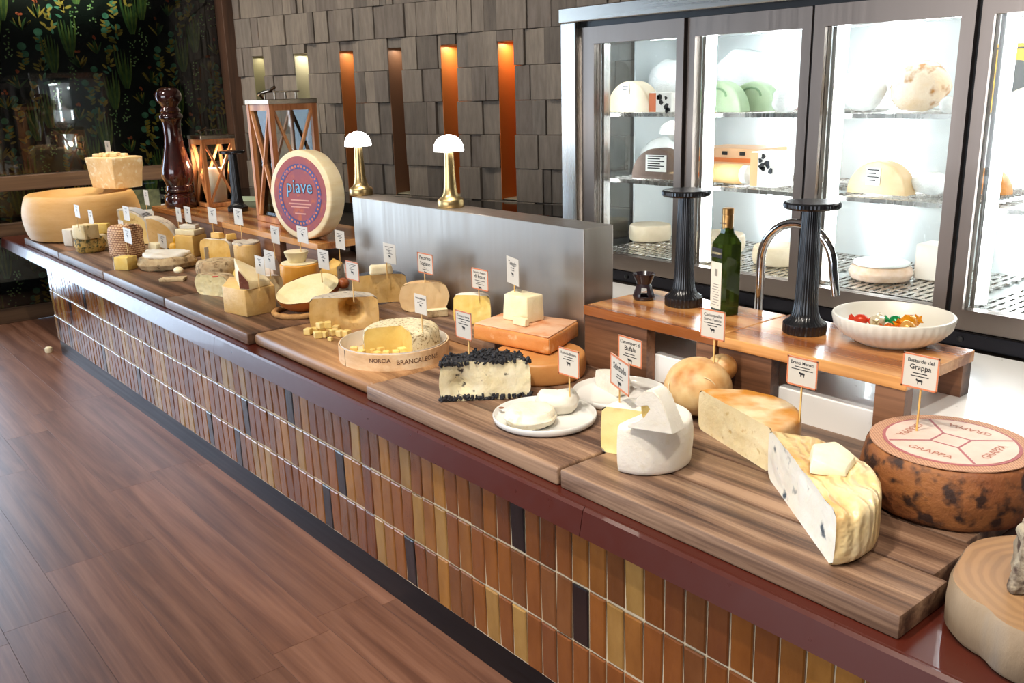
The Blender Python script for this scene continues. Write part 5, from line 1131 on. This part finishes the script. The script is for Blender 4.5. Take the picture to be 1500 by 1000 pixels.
fin(lathe([(0, 0), (rl * .95, 0), (rl, .012), (rl * 1.005, .05), (rl * .99, .082), (rl * .965, .09)], 72, lobes), 'side', K_bark, t, 50)
fin(lathe([(rl * .965, .09), (rl * .6, .0905), (rl * .3, .0905), (0, .0905)], 72, lobes), 'ring_face', m, t, 50)
P = up(at(1538, 860, .712), .712)
bm = rbox(.11, .10, .10, .012, 2, .95, 3, .012, 26, 5); solid('crusted_cheese', 'dark speckled crusty cheese standing on the log slice', up(P, .7118), bm, cheese('mouldy_crust', '#8f8270', '#b5a88f', 12, .8, .9, 40, spot='#4d3a30', sscale=26, samt=.56, bdist=.01), .4)
# crumb on the floor
P = at(72, 516, 0); solid('floor_crumb', 'small pale cork-like crumb lying on the wooden floor', up(P, .0005), lathe([(0, 0), (.02, 0), (.023, .012), (.021, .03), (.012, .036), (0, .037)], 14), K_ivory, cat='crumb')

# ================================================================== NAME CARDS ON STICKS
M_card = plain('card_stock', '#c6beb0', .5); M_bord = plain('copper_border', '#c9744a', .5); M_stick = wood('bamboo', '#c89a52', '#dcb26a', '#e6c285', 'Z', .8, .6, .05)
COW = [(-.5, .25), (-.38, .38), (-.25, .25), (.42, .22), (.5, .0), (.44, -.02), (.40, -.4), (.30, -.4), (.28, -.08), (-.12, -.1), (-.14, -.4), (-.24, -.4), (-.26, -.02), (-.42, .02)]
bpy.context.view_layer.update()
def extent(name):
    o = bpy.data.objects[name]; cs = []
    for q in [o] + list(o.children):
        if q.type == 'MESH': cs += [q.matrix_world @ Vector(c_) for c_ in q.bound_box]
    return [min(c_[i] for c_ in cs) for i in range(3)], [max(c_[i] for c_ in cs) for i in range(3)]
def sign(label, base, holder, card, lines, yaw=0., border=True, cow=True, head=1., fy=.5):
    """base: pixel where the stick enters its holder; card: centre x, y, width, height in pixels"""
    lo, hi = extent(holder); P = aty(*base, lo[1] + (hi[1] - lo[1]) * fy); k = mpp(P); cx, cy, w, h = card
    P.x = max(lo[0] + .01, min(hi[0] - .01, P.x)); sunk = max(0, P.z - hi[2]) + .012
    zc = P.z + (base[1] - cy) * k / .963
    ux = Vector((math.cos(yaw), math.sin(yaw), 0)); pp = proj(up(P, zc)); dpx = (proj(up(P, zc) + ux * .01) - pp).length / .01
    W, Hh = w / max(dpx, 120 if k > .003 else 1) , h * k / .963
    # slide along the card's own width so that it sits where the stick really holds it
    dx = max(-.35 * W, min(.35 * W, (cx - pp.x) / ((proj(up(P, zc) + ux * .01) - pp).x / .01)))
    t = thing('name_card', label, 'sign', up(P, P.z - sunk), yaw, 'name cards on sticks')
    z0 = zc - P.z - Hh / 2 + sunk; z1 = z0 + Hh
    fin(box(-.0017, .0017, .0009, .0035, 0, z1 - Hh * .3), 'stick', M_stick, t)
    fin(box(dx - W/2, dx + W/2, -.0006, .0006, z0, z1), 'card', M_card, t)
    if border:
        e = W * .045; bm = bmesh.new(); y0, y1 = -.0010, -.0005
        for a in ((-W/2, W/2, z0, z0 + e), (-W/2, W/2, z1 - e, z1), (-W/2, -W/2 + e, z0, z1), (W/2 - e, W/2, z0, z1)): add_box(bm, dx + a[0], dx + a[1], y0, y1, a[2], a[3])
        fin(bm, 'border', M_bord, t)
    V, Fc = [], []; zz = z1 - Hh * .13
    for ln in lines:
        if ln.startswith('-'):                         # too small to read in the photograph: a printed line
            wl_ = W * .1 * len(ln); hh_ = Hh * .028; zz -= Hh * .05; kk = len(V)
            V += [(dx - wl_/2, -.0008, zz), (dx + wl_/2, -.0008, zz), (dx + wl_/2, -.0008, zz + hh_), (dx - wl_/2, -.0008, zz + hh_)]; Fc.append((kk, kk + 1, kk + 2, kk + 3)); zz -= Hh * .035
        else:
            sz = min(W * .20, W * .90 / (len(ln) * .52)) * head; zz -= sz * .72; v_, f_ = text_verts(ln, sz, .02 * sz); kk = len(V)
            V += [(dx + q[0], -.0008, zz + q[1]) for q in v_]; Fc += [tuple(i + kk for i in p) for p in f_]; zz -= sz * .34
    pydata('lettering', V, Fc, M_ink, t)
    if cow:
        s = W * .2; zz -= s * .45
        pydata('cow_mark', [(dx + a * s, -.0008, zz + c_ * s) for a, c_ in COW], [tuple(range(len(COW)))], M_ink, t)
    return t
sign('name card reading Bastardo del Grappa on the brown wheel', (1346, 590), 'brown_net_cheese', (1348, 545, 55, 50), ['Bastardo del', 'Grappa', '----', '-----'])
sign('name card reading Branzi Monaci on the golden half wheel', (1172, 592), 'golden_half_cheese', (1175, 545, 46, 42), ['Branzi Monaci', '-----', '-------'])
sign('name card above the tied pear-shaped cheese', (1045, 522), 'tied_pear_cheese', (1044, 476, 37, 42), ['Caciocavallo', 'Stirvu Fresco', '-------', '----'])
sign('name card reading Camembert di Bufala on the rear plate', (925, 566), 'pale_half_puck', (923, 515, 36, 40), ['Camembert di', 'Bufala', '----', '------'], deg(-4))
sign('tilted name card stuck in the white wheel', (906, 607), 'white_cheese', (908, 546, 34, 46), ['-', 'Stintudo', '---', '----'], deg(-24))
sign('name card reading Robiola Bosina on the front plate', (834, 568), 'bloomy_half_puck', (833, 531, 32, 40), ['Robiola Bosina', '----', '-----'])
sign('name card leaning behind the black-coated half cheese', (686, 512), 'black_coated_half', (679, 478, 25, 40), ['Crosta a Sarda', '--------', '---', '------'])
sign('name card stuck in the cheese of the wooden box', (618, 478), 'boxed_cheese', (616, 446, 18, 28), ['Brancaleone', '--', '-----'], border=False)
sign('name card reading Pecorino Sogliano on the plump half cheese', (622, 416), 'plump_half', (623, 386, 23, 29), ['Pecorino', 'Sogliano', '--', '----'])
sign('name card reading Pecorino Sogliano di Fossa on the yellow half cheese', (701, 436), 'yellow_half', (703, 409, 25, 30), ['Pecorino Sogliano', 'di Fossa', '------', '---', '-----'])
sign('bent pale name card on the ivory block wedge', (753, 437), 'ivory_wedge', (751, 398, 19, 38), ['Taleggio', '---', '---'], deg(-16), border=False)
sign('name card on the dark rind half cheese', (577, 402), 'dark_rind_half', (575, 373, 18, 28), ['-------', '-', '-----', '--', '-----'], border=False)
sign('copper-edged name card on the hollowed half cheese', (517, 432), 'hollowed_half', (516, 397, 20, 27), ['------', '----', '--', '----'])
sign('name card before the amber wedge', (474, 408), 'half_provolone', (475, 380, 16, 27), ['------', '-----', '--', '----'], border=False)
sign('name card behind the amber wedge', (500, 378), 'amber_wedge', (498, 352, 14, 26), ['------', '---', '-----', '--'], border=False)
sign('name card above the amber drum', (444, 362), 'small_round.001', (443, 344, 16, 23), ['------', '-', '----'], border=False)
sign('name card on the pinkish wedge', (402, 372), 'pink_wedge', (403, 344, 12, 24), ['------', '---'], border=False)
sign('rear name card behind the red-rind slice', (397, 405), 'white_rind_half', (395, 381, 16, 26), ['---', '-----', '---'], border=False)
sign('front name card stuck in the red-rind slice', (387, 424), 'red_rind_slice', (387, 390, 14, 26), ['----', '--', '---'], border=False)
sign('name card on the tall cylinder cheese', (351, 342), 'tall_cylinder_cheese', (349, 318, 13, 23), ['-----', '---', '----'], border=False)
sign('name card on the bloomy half cheese', (312, 340), 'bloomy_half', (311, 316, 13, 22), ['-----', '---'], border=False)
sign('right one of two name cards behind the yellow block', (274, 334), 'yellow_block', (275, 314, 11, 22), ['-----', '---'], border=False)
sign('left one of two name cards behind the yellow block', (268, 336), 'orange_chunk', (266, 316, 9, 20), ['----', '--'], border=False)
sign('slim name card seen edge-on in the tomme half', (301, 392), 'tomme_half', (299, 372, 6, 24), ['----', '--'], deg(-55), border=False)
sign('name card before the yellow block', (261, 372), 'white_wedge.001', (261, 360, 15, 20), ['------', '---', '---'], border=False)
sign('name card before the basket cheese', (194, 380), 'cheese_cube_large', (193, 347, 14, 21), ['-----', '----', '--'], border=False)
sign('name card behind the basket cheese', (187, 332), 'basket_cheese', (185, 313, 12, 20), ['----', '---'], border=False)
sign('small name card low behind the basket cheese', (178, 336), 'basket_cheese', (177, 327, 10, 8), ['---'], border=False, cow=False)
sign('name card above the banded quarter wheel', (222, 305), 'standing_quarter', (220, 291, 9, 21), ['----', '---'], border=False)
sign('front one of two name cards on the veined block', (130, 332), 'veined_block', (129, 314, 11, 18), ['----', '---'], border=False, fy=.1)
sign('rear one of two name cards on the veined block', (132, 333), 'veined_block', (133, 318, 10, 20), ['----', '---'], border=False, fy=.9)
sign('name card above the wedge on the hollow wheel', (160, 238), 'cheese_wedge', (158, 217, 13, 18), ['----', '---'], border=False)
